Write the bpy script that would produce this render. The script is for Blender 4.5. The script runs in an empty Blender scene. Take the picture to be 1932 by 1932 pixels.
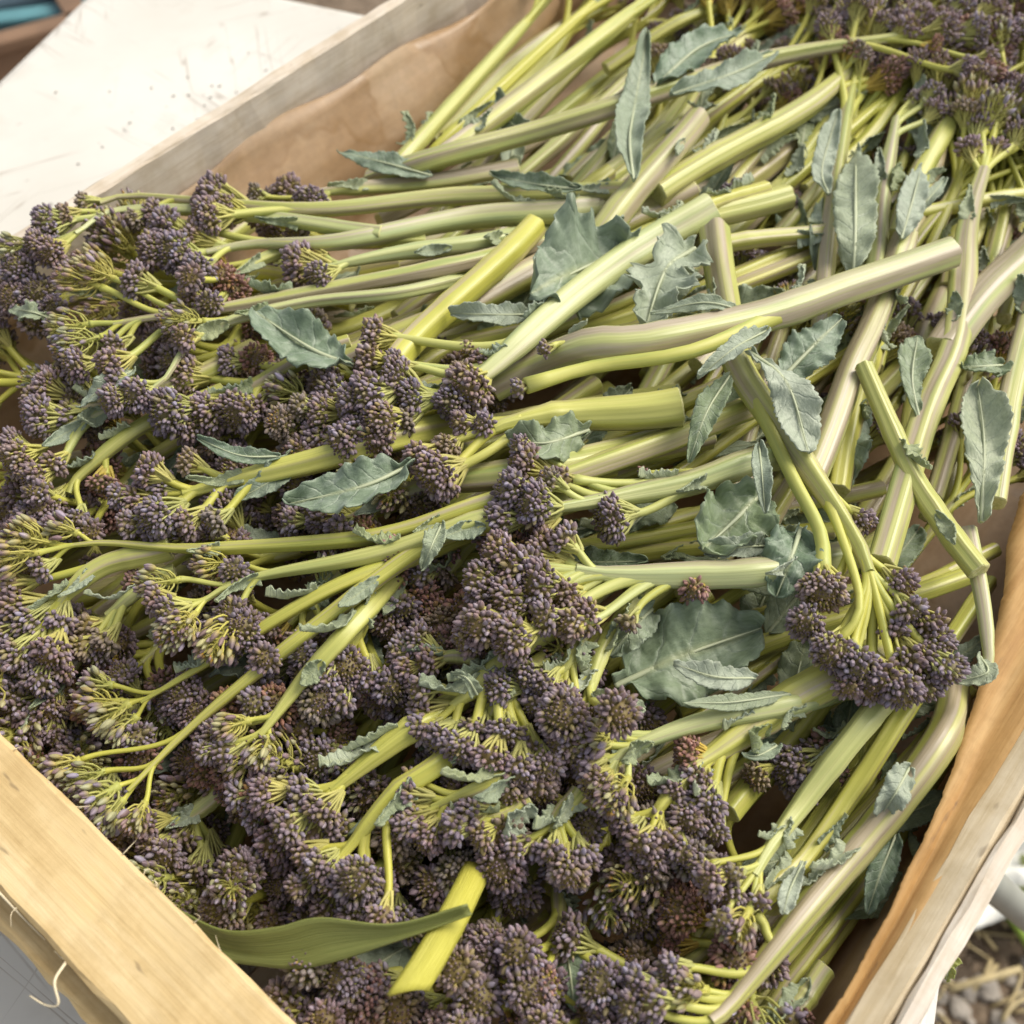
import bpy, math, random
import numpy as np
from mathutils import Vector, Matrix, Quaternion

sc = bpy.context.scene
COL = sc.collection
RND = random.Random(11)
NPR = np.random.default_rng(7)

# ------------------------------------------------------------------ camera
TABLE_Z = 0.72
RIM = 0.82                      # height of the crate rim above the ground
CAM_H = 0.32                    # camera above the rim
PITCH = math.radians(55)
FPX = 2100.0                    # focal length in photo units (photo = 1932 units wide)
cam_d = bpy.data.cameras.new('camera')
cam = bpy.data.objects.new('camera', cam_d)
COL.objects.link(cam)
cam.location = (0, 0, RIM + CAM_H)
cam.rotation_euler = (math.pi / 2 - PITCH, 0, 0)
cam_d.sensor_width = 36
cam_d.lens = 36 * FPX / 1932
cam_d.clip_start = 0.02
cam_d.clip_end = 200
cam_d.dof.use_dof = True
cam_d.dof.focus_distance = 0.375
cam_d.dof.aperture_fstop = 12
sc.camera = cam

# ------------------------------------------------------------------ light
SUN_AZ, SUN_EL = math.radians(30), math.radians(48)     # direction to the sun, from +X towards +Y
w = bpy.data.worlds.new('World'); sc.world = w; w.use_nodes = True
nt = w.node_tree
sky = nt.nodes.new('ShaderNodeTexSky'); sky.sky_type = 'NISHITA'
sky.sun_disc = False
sky.sun_elevation = SUN_EL
sky.sun_rotation = math.pi / 2 - SUN_AZ
sky.air_density = 1.0; sky.dust_density = 3.0; sky.ozone_density = 0.6
bg = nt.nodes['Background']; bg.inputs['Strength'].default_value = 0.125
hz = nt.nodes.new('ShaderNodeHueSaturation'); hz.inputs['Saturation'].default_value = .3     # milky, hazy daylight
nt.links.new(sky.outputs[0], hz.inputs['Color']); nt.links.new(hz.outputs[0], bg.inputs[0])
sun_d = bpy.data.lights.new('sun', 'SUN'); sun_d.energy = 2.3; sun_d.angle = math.radians(38)
sun_d.color = (1.0, 0.92, 0.79)
sun = bpy.data.objects.new('sun', sun_d); COL.objects.link(sun)
sd = Vector((math.cos(SUN_AZ) * math.cos(SUN_EL), math.sin(SUN_AZ) * math.cos(SUN_EL), math.sin(SUN_EL)))
sun.rotation_euler = (-sd).to_track_quat('-Z', 'Y').to_euler()
sun.location = (0, 0, 3)
sc.view_settings.view_transform = 'Standard'
sc.view_settings.look = 'None'
sc.view_settings.exposure = 0.48
sc.view_settings.gamma = 1
sc.view_settings.use_curve_mapping = False
sc.cycles.max_bounces = 6; sc.cycles.diffuse_bounces = 4; sc.cycles.glossy_bounces = 2; sc.cycles.transmission_bounces = 4

# ------------------------------------------------------------------ geometry helpers
_fw = np.array([0, math.cos(PITCH), -math.sin(PITCH)])
_up = np.array([0, math.sin(PITCH), math.cos(PITCH)])
_rt = np.array([1.0, 0, 0])
CAMP = np.array([0, 0, RIM + CAM_H])


def P(x, y, h=0.0):
    """point of the place seen at photo coordinate x, y lying h cm above the crate rim"""
    d = _fw * FPX + _rt * (x - 966) + _up * (966 - y)
    t = (h / 100.0 - CAM_H) / d[2]
    return CAMP + t * d


def mpp(p):
    return float((p - CAMP) @ _fw) / FPX


def idw(samples, x, y, power=2.2):
    num = 0; den = 0
    for s in samples:
        d = ((x - s[0]) ** 2 + (y - s[1]) ** 2) ** 0.5 + 40
        wgt = d ** -power
        num = num + wgt * np.array(s[2:], float); den += wgt
    return num / den


HS = [(100, 450, .8), (100, 700, .0), (60, 1000, -1.0), (60, 1250, -2.2), (300, 500, .5), (300, 800, .0), (300, 1100, -.8),
      (250, 1420, -3.0), (150, 1420, -3.2), (400, 1600, -4.4), (540, 1780, -4.6), (700, 500, .6), (700, 800, .6), (650, 1100, -.2),
      (650, 1350, -1.6), (650, 1600, -2.0), (800, 1850, -2.6), (950, 600, .8), (1000, 900, .8), (950, 1150, .4),
      (950, 1450, -.6), (1000, 1700, -1.4), (1050, 1900, -1.4), (1300, 700, .8), (1250, 1100, -.4), (1250, 1500, -.8),
      (1250, 1800, -1.0), (1600, 700, .0), (1600, 1100, .4), (1750, 1150, -.2), (1500, 1500, -2.2), (1600, 1650, -3.0), (1450, 1850, -2.0),
      (1850, 900, -1.0), (1850, 500, -.6), (1600, 350, -.6), (1800, 100, -.2), (1300, 300, .2), (900, 250, -2.2),
      (1000, 60, -3.0), (1300, 60, -1.6), (750, 320, -1.0)]


def hs(x, y):
    return float(idw(HS, x, y)[0])


def catmull(pts, n):
    pts = [np.array(p, float) for p in pts]
    if len(pts) == 2:
        return np.array([pts[0] + (pts[1] - pts[0]) * i / (n - 1) for i in range(n)])
    e = [2 * pts[0] - pts[1]] + pts + [2 * pts[-1] - pts[-2]]
    L = np.array([np.linalg.norm(pts[i + 1] - pts[i]) for i in range(len(pts) - 1)])
    cum = np.concatenate([[0], np.cumsum(L)])
    out = []
    for i in range(n):
        s = cum[-1] * i / (n - 1)
        k = min(int(np.searchsorted(cum, s, side='right')) - 1, len(L) - 1)
        t = (s - cum[k]) / max(L[k], 1e-9)
        a, b, c, d = e[k], e[k + 1], e[k + 2], e[k + 3]
        out.append(0.5 * ((2 * b) + (-a + c) * t + (2 * a - 5 * b + 4 * c - d) * t * t + (-a + 3 * b - 3 * c + d) * t ** 3))
    return np.array(out)


def frames(pts, ref=None):
    T = np.gradient(pts, axis=0)
    T /= np.linalg.norm(T, axis=1)[:, None] + 1e-12
    n = np.array([0, 0, 1.0]) if ref is None else np.array(ref, float)
    if abs(n @ T[0]) > .95:
        n = np.array([1.0, 0.2, 0])
    N = []
    for t in T:
        n = n - (n @ t) * t
        n /= np.linalg.norm(n) + 1e-12
        N.append(n)
    N = np.array(N)
    return T, N, np.cross(T, N)


class MB:
    """collects geometry for one mesh object"""
    def __init__(s):
        s.v = []; s.f = []; s.m = []; s.attr = []; s.nv = 0

    def add(s, v, f, attr=None, mat=0):
        v = np.asarray(v, float)
        s.v.append(v)
        s.attr.append(np.zeros((len(v), 3)) if attr is None else np.asarray(attr, float))
        s.f += [tuple(i + s.nv for i in q) for q in f]
        s.m += [mat] * len(f)
        s.nv += len(v)

    def mesh(s, name, mats, smooth=True, attr_name='sc', origin=None, color=None):
        v = np.concatenate(s.v)
        if origin is not None:
            v = v - np.asarray(origin)
        me = bpy.data.meshes.new(name)
        me.from_pydata(v.tolist(), [], s.f)
        for m in mats:
            me.materials.append(m)
        if len(mats) > 1:
            me.polygons.foreach_set('material_index', s.m)
        if smooth:
            me.polygons.foreach_set('use_smooth', [True] * len(s.f))
        a = me.attributes.new(attr_name, 'FLOAT_VECTOR', 'POINT')
        a.data.foreach_set('vector', np.concatenate(s.attr).ravel())
        if color is not None:
            ca = me.color_attributes.new('Col', 'FLOAT_COLOR', 'POINT')
            ca.data.foreach_set('color', np.asarray(color, np.float32).ravel())
        me.update()
        return me


def tube_data(pts, rad, segs=12, ridges=0, amp=0, phase=0, cap=True, s0=0.0, flat=1.0, twist=0.0):
    T, N, B = frames(pts)
    n = len(pts)
    th = np.linspace(0, 2 * np.pi, segs, endpoint=False)
    d = np.concatenate([[0], np.cumsum(np.linalg.norm(np.diff(pts, axis=0), axis=1))]) + s0
    V = []; A = []
    for i in range(n):
        ph = phase + twist * i / n
        r = rad[i] * (1 + amp * np.cos(ridges * th + ph) + amp * .5 * np.cos((ridges // 2 + 1) * th + 2 * ph))
        V.append(pts[i] + (np.cos(th) * r * flat)[:, None] * B[i] + (np.sin(th) * r)[:, None] * N[i])
        A.append(np.stack([np.cos(th), np.sin(th), np.full(segs, d[i] * 14)], 1))
    V = np.concatenate(V); A = np.concatenate(A)
    F = []
    for i in range(n - 1):
        for j in range(segs):
            a = i * segs + j; b = i * segs + (j + 1) % segs
            F.append((a, b, b + segs, a + segs))
    if cap:
        F.append(tuple(range(segs - 1, -1, -1)))
        F.append(tuple((n - 1) * segs + j for j in range(segs)))
    return V, F, A


def link(o, parent=None):
    COL.objects.link(o)
    if parent is not None:
        o.parent = parent
    return o


def mobj(name, me, parent=None):
    return link(bpy.data.objects.new(name, me), parent)


def empty(name, loc):
    o = bpy.data.objects.new(name, None)
    o.empty_display_size = 0.02
    o.location = loc
    return link(o)


def tag(o, label, cat, group=None, kind=None):
    if label: o['label'] = label
    if cat: o['category'] = cat
    if group: o['group'] = group
    if kind: o['kind'] = kind
    return o


# ------------------------------------------------------------------ materials
def newmat(name):
    m = bpy.data.materials.new(name); m.use_nodes = True
    n = m.node_tree.nodes; l = m.node_tree.links
    b = n['Principled BSDF']
    return m, n, l, b


def ramp(n, stops, interp='LINEAR'):
    r = n.new('ShaderNodeValToRGB')
    r.color_ramp.interpolation = interp
    e = r.color_ramp.elements
    while len(e) > 1: e.remove(e[-1])
    e[0].position = stops[0][0]; e[0].color = (*stops[0][1], 1)
    for p, c in stops[1:]:
        x = e.new(p); x.color = (*c, 1)
    return r


def noise(n, l, vec, scale, detail=4, rough=.55):
    t = n.new('ShaderNodeTexNoise'); t.inputs['Scale'].default_value = scale
    t.inputs['Detail'].default_value = detail; t.inputs['Roughness'].default_value = rough
    if vec is not None: l.new(vec, t.inputs['Vector'])
    return t


def mix(n, l, fac, a, b, mode='MIX'):
    m = n.new('ShaderNodeMix'); m.data_type = 'RGBA'; m.blend_type = mode
    for s, v in ((m.inputs[0], fac), (m.inputs[6], a), (m.inputs[7], b)):
        if isinstance(v, (int, float)): s.default_value = v
        elif isinstance(v, tuple): s.default_value = (*v, 1)
        else: l.new(v, s)
    return m.outputs[2]


def math_n(n, l, op, a, b=None, clamp=False):
    m = n.new('ShaderNodeMath'); m.operation = op; m.use_clamp = clamp
    for s, v in ((m.inputs[0], a), (m.inputs[1], b)):
        if v is None: continue
        if isinstance(v, (int, float)): s.default_value = v
        else: l.new(v, s)
    return m.outputs[0]


def bump(n, l, b, h, strength=.3, dist=.001):
    k = n.new('ShaderNodeBump'); k.inputs['Strength'].default_value = strength; k.inputs['Distance'].default_value = dist
    l.new(h, k.inputs['Height']); l.new(k.outputs[0], b.inputs['Normal'])


def attr_vec(n, l, name, per_object=True):
    a = n.new('ShaderNodeAttribute'); a.attribute_name = name
    if not per_object: return a.outputs['Vector']
    oi = n.new('ShaderNodeObjectInfo')
    m = n.new('ShaderNodeVectorMath'); m.operation = 'MULTIPLY_ADD'
    m.inputs[1].default_value = (1, 1, 1)
    s = n.new('ShaderNodeVectorMath'); s.operation = 'SCALE'; s.inputs[0].default_value = (37.1, 61.7, 23.3)
    l.new(oi.outputs['Random'], s.inputs['Scale'])
    l.new(a.outputs['Vector'], m.inputs[0]); l.new(s.outputs[0], m.inputs[2])
    return m.outputs[0]


def mat_stalk():
    m, n, l, b = newmat('broccoli stalk')
    v = attr_vec(n, l, 'sc')
    oi = n.new('ShaderNodeObjectInfo')
    col = n.new('ShaderNodeSeparateColor'); l.new(oi.outputs['Color'], col.inputs[0])
    sl = n.new('ShaderNodeVectorMath'); sl.operation = 'MULTIPLY'; sl.inputs[1].default_value = (1.25, 1.25, .30); l.new(v, sl.inputs[0])
    n1 = noise(n, l, sl.outputs[0], 1.0, 2, .5)
    n2 = noise(n, l, v, 1.6, 3, .55)
    sm = n.new('ShaderNodeVectorMath'); sm.operation = 'MULTIPLY'; sm.inputs[1].default_value = (6, 6, .35); l.new(v, sm.inputs[0])
    n3 = noise(n, l, sm.outputs[0], 1.0, 3, .55)
    # pale green to yellow-green body
    g = ramp(n, [(.3, (.25, .31, .065)), (.5, (.40, .41, .085)), (.68, (.52, .50, .165))]); l.new(n2.outputs[0], g.inputs[0])
    pale = mix(n, l, math_n(n, l, 'MULTIPLY', col.outputs[2], .65), g.outputs[0], (.48, .55, .35))
    yel = mix(n, l, math_n(n, l, 'MULTIPLY', col.outputs[1], .6), pale, (.58, .54, .07))
    # mauve flush in bands along the stalk
    a = math_n(n, l, 'ADD', n1.outputs[0], math_n(n, l, 'MULTIPLY', math_n(n, l, 'SUBTRACT', n3.outputs[0], .5), .25))
    thr = math_n(n, l, 'SUBTRACT', math_n(n, l, 'ADD', a, math_n(n, l, 'MULTIPLY', col.outputs[0], .20)), .57)
    fl = math_n(n, l, 'MULTIPLY', thr, 5.5, True)
    mau = ramp(n, [(.3, (.29, .215, .155)), (.55, (.395, .305, .265)), (.8, (.48, .405, .375))]); l.new(n2.outputs[0], mau.inputs[0])
    c = mix(n, l, math_n(n, l, 'MULTIPLY', fl, .78), yel, mau.outputs[0])
    st = ramp(n, [(.3, (.84, .84, .79)), (.5, (1, 1, 1)), (.7, (1.06, 1.06, 1.07))]); l.new(n3.outputs[0], st.inputs[0])
    c = mix(n, l, 1.0, c, st.outputs[0], 'MULTIPLY')
    # brown scuffs
    n4 = noise(n, l, v, 5.0, 3, .7)
    sp = ramp(n, [(.66, (0, 0, 0)), (.76, (1, 1, 1))]); l.new(n4.outputs[0], sp.inputs[0])
    c = mix(n, l, math_n(n, l, 'MULTIPLY', sp.outputs[0], .4), c, (.30, .22, .09))
    l.new(c, b.inputs['Base Color'])
    b.inputs['Roughness'].default_value = .36
    b.inputs['Specular IOR Level'].default_value = .55
    bump(n, l, b, n3.outputs[0], .22, .0008)
    return m


def mat_branch():
    m, n, l, b = newmat('floret branch')
    v = attr_vec(n, l, 'sc')
    oi = n.new('ShaderNodeObjectInfo')
    col = n.new('ShaderNodeSeparateColor'); l.new(oi.outputs['Color'], col.inputs[0])
    n2 = noise(n, l, v, 1.3, 3, .6)
    g = ramp(n, [(.3, (.32, .38, .085)), (.5, (.46, .46, .085)), (.7, (.55, .53, .13))]); l.new(n2.outputs[0], g.inputs[0])
    pale = mix(n, l, math_n(n, l, 'MULTIPLY', col.outputs[2], .6), g.outputs[0], (.48, .56, .34))
    c = mix(n, l, math_n(n, l, 'MULTIPLY', col.outputs[1], .5), pale, (.56, .51, .06))
    l.new(c, b.inputs['Base Color'])
    b.inputs['Roughness'].default_value = .5
    return m


def mat_bud():
    m, n, l, b = newmat('purple bud')
    a = n.new('ShaderNodeVertexColor'); a.layer_name = 'Col'
    oi = n.new('ShaderNodeObjectInfo')
    tint = ramp(n, [(0, (1.08, .96, .86)), (.3, (1.05, 1.0, .98)), (.55, (.98, .98, 1.05)), (.8, (1.12, .98, .94)), (1, (1.15, 1.06, .84))])
    l.new(oi.outputs['Random'], tint.inputs[0])
    c = mix(n, l, 1.0, a.outputs[0], tint.outputs[0], 'MULTIPLY')
    c = mix(n, l, 1.0, c, (1.0, 1.0, 1.1), 'MULTIPLY')
    l.new(c, b.inputs['Base Color'])
    b.inputs['Roughness'].default_value = .55
    b.inputs['Specular IOR Level'].default_value = .4
    b.inputs['Sheen Weight'].default_value = .12
    b.inputs['Sheen Roughness'].default_value = .5
    b.inputs['Sheen Tint'].default_value = (.95, .92, 1, 1)
    return m


def mat_leaf():
    m, n, l, b = newmat('blue-green leaf')
    a = n.new('ShaderNodeAttribute'); a.attribute_name = 'sc'
    sep = n.new('ShaderNodeSeparateXYZ'); l.new(a.outputs['Vector'], sep.inputs[0])
    v = attr_vec(n, l, 'sc')
    oi = n.new('ShaderNodeObjectInfo')
    col = n.new('ShaderNodeSeparateColor'); l.new(oi.outputs['Color'], col.inputs[0])
    n1 = noise(n, l, v, 2.3, 4, .6)
    n2 = noise(n, l, v, 9, 4, .65)
    base = ramp(n, [(.3, (.105, .165, .085)), (.5, (.195, .27, .17)), (.72, (.35, .42, .32))]); l.new(n1.outputs[0], base.inputs[0])
    c = mix(n, l, col.outputs[2], base.outputs[0], (.51, .56, .43))
    c = mix(n, l, col.outputs[1], c, (.36, .40, .09))
    # side veins: x = -1..1 across, y = length in leaf widths
    ax = math_n(n, l, 'ABSOLUTE', sep.outputs[0])
    ph = math_n(n, l, 'SUBTRACT', math_n(n, l, 'MULTIPLY', sep.outputs[1], 2.6), math_n(n, l, 'MULTIPLY', ax, 1.1))
    ph = math_n(n, l, 'ADD', ph, math_n(n, l, 'MULTIPLY', n1.outputs[0], .7))
    fr = math_n(n, l, 'ABSOLUTE', math_n(n, l, 'SUBTRACT', math_n(n, l, 'FRACT', ph), .5))
    vein = ramp(n, [(0, (1, 1, 1)), (.035, (.55, .55, .55)), (.11, (0, 0, 0))]); l.new(fr, vein.inputs[0])
    fade = math_n(n, l, 'SUBTRACT', 1.0, ax, True)
    vf = math_n(n, l, 'MULTIPLY', vein.outputs[0], math_n(n, l, 'ADD', math_n(n, l, 'MULTIPLY', fade, .5), .1))
    c = mix(n, l, vf, c, (.42, .48, .37))
    mid = ramp(n, [(0, (1, 1, 1)), (.05, (.6, .6, .6)), (.14, (0, 0, 0))]); l.new(ax, mid.inputs[0])
    c = mix(n, l, math_n(n, l, 'MULTIPLY', mid.outputs[0], .8), c, (.44, .48, .27))
    mot = ramp(n, [(.35, (.78, .8, .78)), (.6, (1, 1, 1)), (.75, (1.15, 1.15, 1.15))]); l.new(n2.outputs[0], mot.inputs[0])
    c = mix(n, l, 1.0, c, mot.outputs[0], 'MULTIPLY')
    l.new(c, b.inputs['Base Color'])
    b.inputs['Roughness'].default_value = .42
    b.inputs['Specular IOR Level'].default_value = .5
    b.inputs['Sheen Weight'].default_value = .25; b.inputs['Sheen Tint'].default_value = (.85, .95, .95, 1)
    b.inputs['Transmission Weight'].default_value = 0
    hgt = math_n(n, l, 'ADD', math_n(n, l, 'MULTIPLY', n2.outputs[0], .6), math_n(n, l, 'MULTIPLY', vein.outputs[0], -.5))
    bump(n, l, b, hgt, .5, .0012)
    # a little light passes through the blade
    tr = n.new('ShaderNodeBsdfTranslucent'); l.new(c, tr.inputs[0])
    mx = n.new('ShaderNodeMixShader'); mx.inputs[0].default_value = .18
    l.new(b.outputs[0], mx.inputs[1]); l.new(tr.outputs[0], mx.inputs[2])
    l.new(mx.outputs[0], n['Material Output'].inputs[0])
    return m


def mat_cut():
    m, n, l, b = newmat('cut end')
    v = attr_vec(n, l, 'sc')
    t = noise(n, l, v, 3, 4, .6)
    r = ramp(n, [(.3, (.42, .42, .14)), (.6, (.58, .57, .27)), (.8, (.5, .42, .2))]); l.new(t.outputs[0], r.inputs[0])
    l.new(r.outputs[0], b.inputs['Base Color']); b.inputs['Roughness'].default_value = .6
    bump(n, l, b, t.outputs[0], .4, .0008)
    return m


def mat_wood(name, c0, c1, c2, stain=.4):
    m, n, l, b = newmat(name)
    tc = n.new('ShaderNodeTexCoord')
    mp = n.new('ShaderNodeMapping'); mp.inputs['Scale'].default_value = (1.0, 16, 16)
    l.new(tc.outputs['Object'], mp.inputs[0])
    n1 = noise(n, l, mp.outputs[0], 9, 5, .6)
    mp2 = n.new('ShaderNodeMapping'); mp2.inputs['Scale'].default_value = (2.0, 60, 60); l.new(tc.outputs['Object'], mp2.inputs[0])
    n2 = noise(n, l, mp2.outputs[0], 14, 4, .7)
    n3 = noise(n, l, tc.outputs['Object'], 26, 4, .6)
    r = ramp(n, [(.28, c0), (.5, c1), (.72, c2)]); l.new(n1.outputs[0], r.inputs[0])
    f = ramp(n, [(.3, (.86, .83, .77)), (.55, (1, 1, 1)), (.8, (1.05, 1.05, 1.04))]); l.new(n2.outputs[0], f.inputs[0])
    c = mix(n, l, 1.0, r.outputs[0], f.outputs[0], 'MULTIPLY')
    s = ramp(n, [(.5, (0, 0, 0)), (.72, (1, 1, 1))]); l.new(n3.outputs[0], s.inputs[0])
    c = mix(n, l, math_n(n, l, 'MULTIPLY', s.outputs[0], stain), c, tuple(x * .62 for x in c1))
    # small dark specks
    mp3 = n.new('ShaderNodeMapping'); mp3.inputs['Scale'].default_value = (.6, 2.2, 2.2); l.new(tc.outputs['Object'], mp3.inputs[0])
    n4 = noise(n, l, mp3.outputs[0], 110, 2, .5)
    k = ramp(n, [(.70, (0, 0, 0)), (.76, (1, 1, 1))]); l.new(n4.outputs[0], k.inputs[0])
    c = mix(n, l, math_n(n, l, 'MULTIPLY', k.outputs[0], .5), c, (.12, .08, .05))
    n6 = noise(n, l, tc.outputs['Object'], 60, 5, .65)
    b6 = ramp(n, [(.35, (.82, .78, .70)), (.55, (1, 1, 1)), (.75, (1.05, 1.04, 1.0))]); l.new(n6.outputs[0], b6.inputs[0])
    c = mix(n, l, .8, c, b6.outputs[0], 'MULTIPLY')
    l.new(c, b.inputs['Base Color']); b.inputs['Roughness'].default_value = .72
    h = math_n(n, l, 'ADD', math_n(n, l, 'MULTIPLY', n1.outputs[0], .5), n2.outputs[0])
    bump(n, l, b, h, .3, .0006)
    return m


def mat_kraft():
    m, n, l, b = newmat('kraft paper')
    tc = n.new('ShaderNodeTexCoord')
    n1 = noise(n, l, tc.outputs['Object'], 14, 5, .6)
    n2 = noise(n, l, tc.outputs['Object'], 160, 4, .7)
    n3 = noise(n, l, tc.outputs['Object'], 22, 3, .5)
    mp = n.new('ShaderNodeMapping'); mp.inputs['Scale'].default_value = (1, 12, 12); l.new(tc.outputs['Object'], mp.inputs[0])
    n5 = noise(n, l, mp.outputs[0], 8, 4, .6)
    r = ramp(n, [(.3, (.45, .29, .155)), (.5, (.55, .385, .235)), (.7, (.62, .475, .32))]); l.new(n1.outputs[0], r.inputs[0])
    s5 = ramp(n, [(.3, (.8, .74, .62)), (.6, (1, 1, 1))]); l.new(n5.outputs[0], s5.inputs[0])
    c = mix(n, l, .8, r.outputs[0], s5.outputs[0], 'MULTIPLY')
    # damp stains with a sharper rim
    st = ramp(n, [(.53, (0, 0, 0)), (.56, (.9, .9, .9)), (.60, (.45, .45, .45)), (.8, (.6, .6, .6))]); l.new(n3.outputs[0], st.inputs[0])
    c = mix(n, l, math_n(n, l, 'MULTIPLY', st.outputs[0], .5), c, (.33, .19, .08))
    f = ramp(n, [(.3, (.88, .88, .88)), (.7, (1.06, 1.06, 1.06))]); l.new(n2.outputs[0], f.inputs[0])
    c = mix(n, l, 1.0, c, f.outputs[0], 'MULTIPLY')
    l.new(c, b.inputs['Base Color'])
    rr = math_n(n, l, 'SUBTRACT', .62, math_n(n, l, 'MULTIPLY', st.outputs[0], .35)); l.new(rr, b.inputs['Roughness'])
    bump(n, l, b, n2.outputs[0], .25, .0006)
    tr = n.new('ShaderNodeBsdfTranslucent'); l.new(c, tr.inputs[0])
    mx = n.new('ShaderNodeMixShader'); mx.inputs[0].default_value = .22
    l.new(b.outputs[0], mx.inputs[1]); l.new(tr.outputs[0], mx.inputs[2])
    l.new(mx.outputs[0], n['Material Output'].inputs[0])
    return m


def mat_table():
    m, n, l, b = newmat('white table plastic')
    tc = n.new('ShaderNodeTexCoord')
    n1 = noise(n, l, tc.outputs['Object'], 5, 5, .6)
    n2 = noise(n, l, tc.outputs['Object'], 26, 4, .6)
    r = ramp(n, [(.3, (.62, .595, .53)), (.55, (.71, .69, .63)), (.75, (.76, .745, .69))]); l.new(n1.outputs[0], r.inputs[0])
    c = r.outputs[0]
    d = ramp(n, [(.58, (0, 0, 0)), (.78, (1, 1, 1))]); l.new(n2.outputs[0], d.inputs[0])
    c = mix(n, l, math_n(n, l, 'MULTIPLY', d.outputs[0], .28), c, (.42, .36, .28))
    # scratches: thin bands of stretched noise in several directions
    sc_h = None
    for k, (ang, s) in enumerate(((.45, 11), (1.75, 13), (-.6, 15), (2.4, 12), (1.1, 17))):
        mp = n.new('ShaderNodeMapping'); mp.inputs['Rotation'].default_value = (0, 0, ang)
        mp.inputs['Location'].default_value = (k * 3.1, k * 1.7, 0)
        mp.vector_type = 'TEXTURE'; mp.inputs['Scale'].default_value = (1 / .8, 1 / (s * 1.2), 1)
        l.new(tc.outputs['Object'], mp.inputs[0])
        t = noise(n, l, mp.outputs[0], 3.2, 3, .5)
        a = math_n(n, l, 'ABSOLUTE', math_n(n, l, 'SUBTRACT', t.outputs[0], .5))
        q = ramp(n, [(0, (1, 1, 1)), (.004, (.7, .7, .7)), (.008, (0, 0, 0))]); l.new(a, q.inputs[0])
        msk = noise(n, l, tc.outputs['Object'], 9 + k, 2, .5)
        mk = ramp(n, [(.54, (0, 0, 0)), (.64, (1, 1, 1))]); l.new(msk.outputs[0], mk.inputs[0])
        q2 = math_n(n, l, 'MULTIPLY', q.outputs[0], mk.outputs[0])
        sc_h = q2 if sc_h is None else math_n(n, l, 'MAXIMUM', sc_h, q2)
    c = mix(n, l, math_n(n, l, 'MULTIPLY', sc_h, .55), c, (.30, .24, .18))
    n4 = noise(n, l, tc.outputs['Object'], 90, 2, .5)
    k4 = ramp(n, [(.74, (0, 0, 0)), (.78, (1, 1, 1))]); l.new(n4.outputs[0], k4.inputs[0])
    c = mix(n, l, math_n(n, l, 'MULTIPLY', k4.outputs[0], .7), c, (.15, .12, .10))
    l.new(c, b.inputs['Base Color']); b.inputs['Roughness'].default_value = .42
    bump(n, l, b, math_n(n, l, 'SUBTRACT', n2.outputs[0], sc_h), .12, .0008)
    return m


def mat_soil():
    m, n, l, b = newmat('soil')
    tc = n.new('ShaderNodeTexCoord')
    n1 = noise(n, l, tc.outputs['Object'], 7, 6, .65)
    n2 = noise(n, l, tc.outputs['Object'], 60, 5, .7)
    r = ramp(n, [(.3, (.10, .07, .045)), (.5, (.24, .18, .125)), (.7, (.40, .32, .23))]); l.new(n2.outputs[0], r.inputs[0])
    r2 = ramp(n, [(.35, (.6, .55, .5)), (.6, (1, 1, 1))]); l.new(n1.outputs[0], r2.inputs[0])
    l.new(mix(n, l, 1.0, r.outputs[0], r2.outputs[0], 'MULTIPLY'), b.inputs['Base Color'])
    b.inputs['Roughness'].default_value = .95
    bump(n, l, b, n2.outputs[0], .9, .012)
    return m


def mat_plain(name, c, rough=.5, var=.25, scale=30, metal=0, trans=0):
    m, n, l, b = newmat(name)
    tc = n.new('ShaderNodeTexCoord')
    t = noise(n, l, tc.outputs['Object'], scale, 4, .6)
    r = ramp(n, [(.3, tuple(x * (1 - var) for x in c)), (.7, tuple(min(x * (1 + var * .5), 1) for x in c))]); l.new(t.outputs[0], r.inputs[0])
    l.new(r.outputs[0], b.inputs['Base Color']); b.inputs['Roughness'].default_value = rough
    b.inputs['Metallic'].default_value = metal
    if trans:
        b.inputs['Transmission Weight'].default_value = trans; b.inputs['IOR'].default_value = 1.33
    return m


M_STALK, M_BRANCH, M_BUD, M_LEAF, M_CUT = mat_stalk(), mat_branch(), mat_bud(), mat_leaf(), mat_cut()
M_RAIL = mat_wood('pale poplar board', (.52, .37, .17), (.63, .47, .235), (.70, .555, .32), .25)
M_SLAT = mat_wood('weathered poplar slat', (.54, .46, .36), (.66, .58, .48), (.74, .68, .59), .3)
M_CREAM = mat_wood('cream batten', (.46, .35, .19), (.57, .475, .32), (.63, .55, .41), .45)
M_VENEER_GLOW = mat_wood('tan veneer with backlit tint', (.36, .19, .06), (.455, .265, .092), (.52, .335, .14), .35)  # tan wood with the orange of sun glowing through put into its colour
M_BOARD = mat_wood('stained poplar board', (.50, .33, .15), (.63, .47, .28), (.70, .60, .45), .6)
M_KRAFT, M_TABLE, M_SOIL = mat_kraft(), mat_table(), mat_soil()
M_STRAW = mat_plain('straw', (.52, .42, .22), .6, .35, 60)
M_FIBRE = mat_plain('wood fibre', (.72, .62, .42), .6, .2, 60)
def mat_leek(name, c0, c1, rough):
    m, n, l, b = newmat(name)
    a = n.new('ShaderNodeAttribute'); a.attribute_name = 'sc'
    mp = n.new('ShaderNodeMapping'); mp.inputs['Scale'].default_value = (26, 1.6, 1); l.new(a.outputs['Vector'], mp.inputs[0])
    t = noise(n, l, mp.outputs[0], 1.4, 4, .6)
    r = ramp(n, [(.3, c0), (.7, c1)]); l.new(t.outputs[0], r.inputs[0])
    l.new(r.outputs[0], b.inputs['Base Color']); b.inputs['Roughness'].default_value = rough
    bump(n, l, b, t.outputs[0], .6, .0008)
    return m


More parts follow.
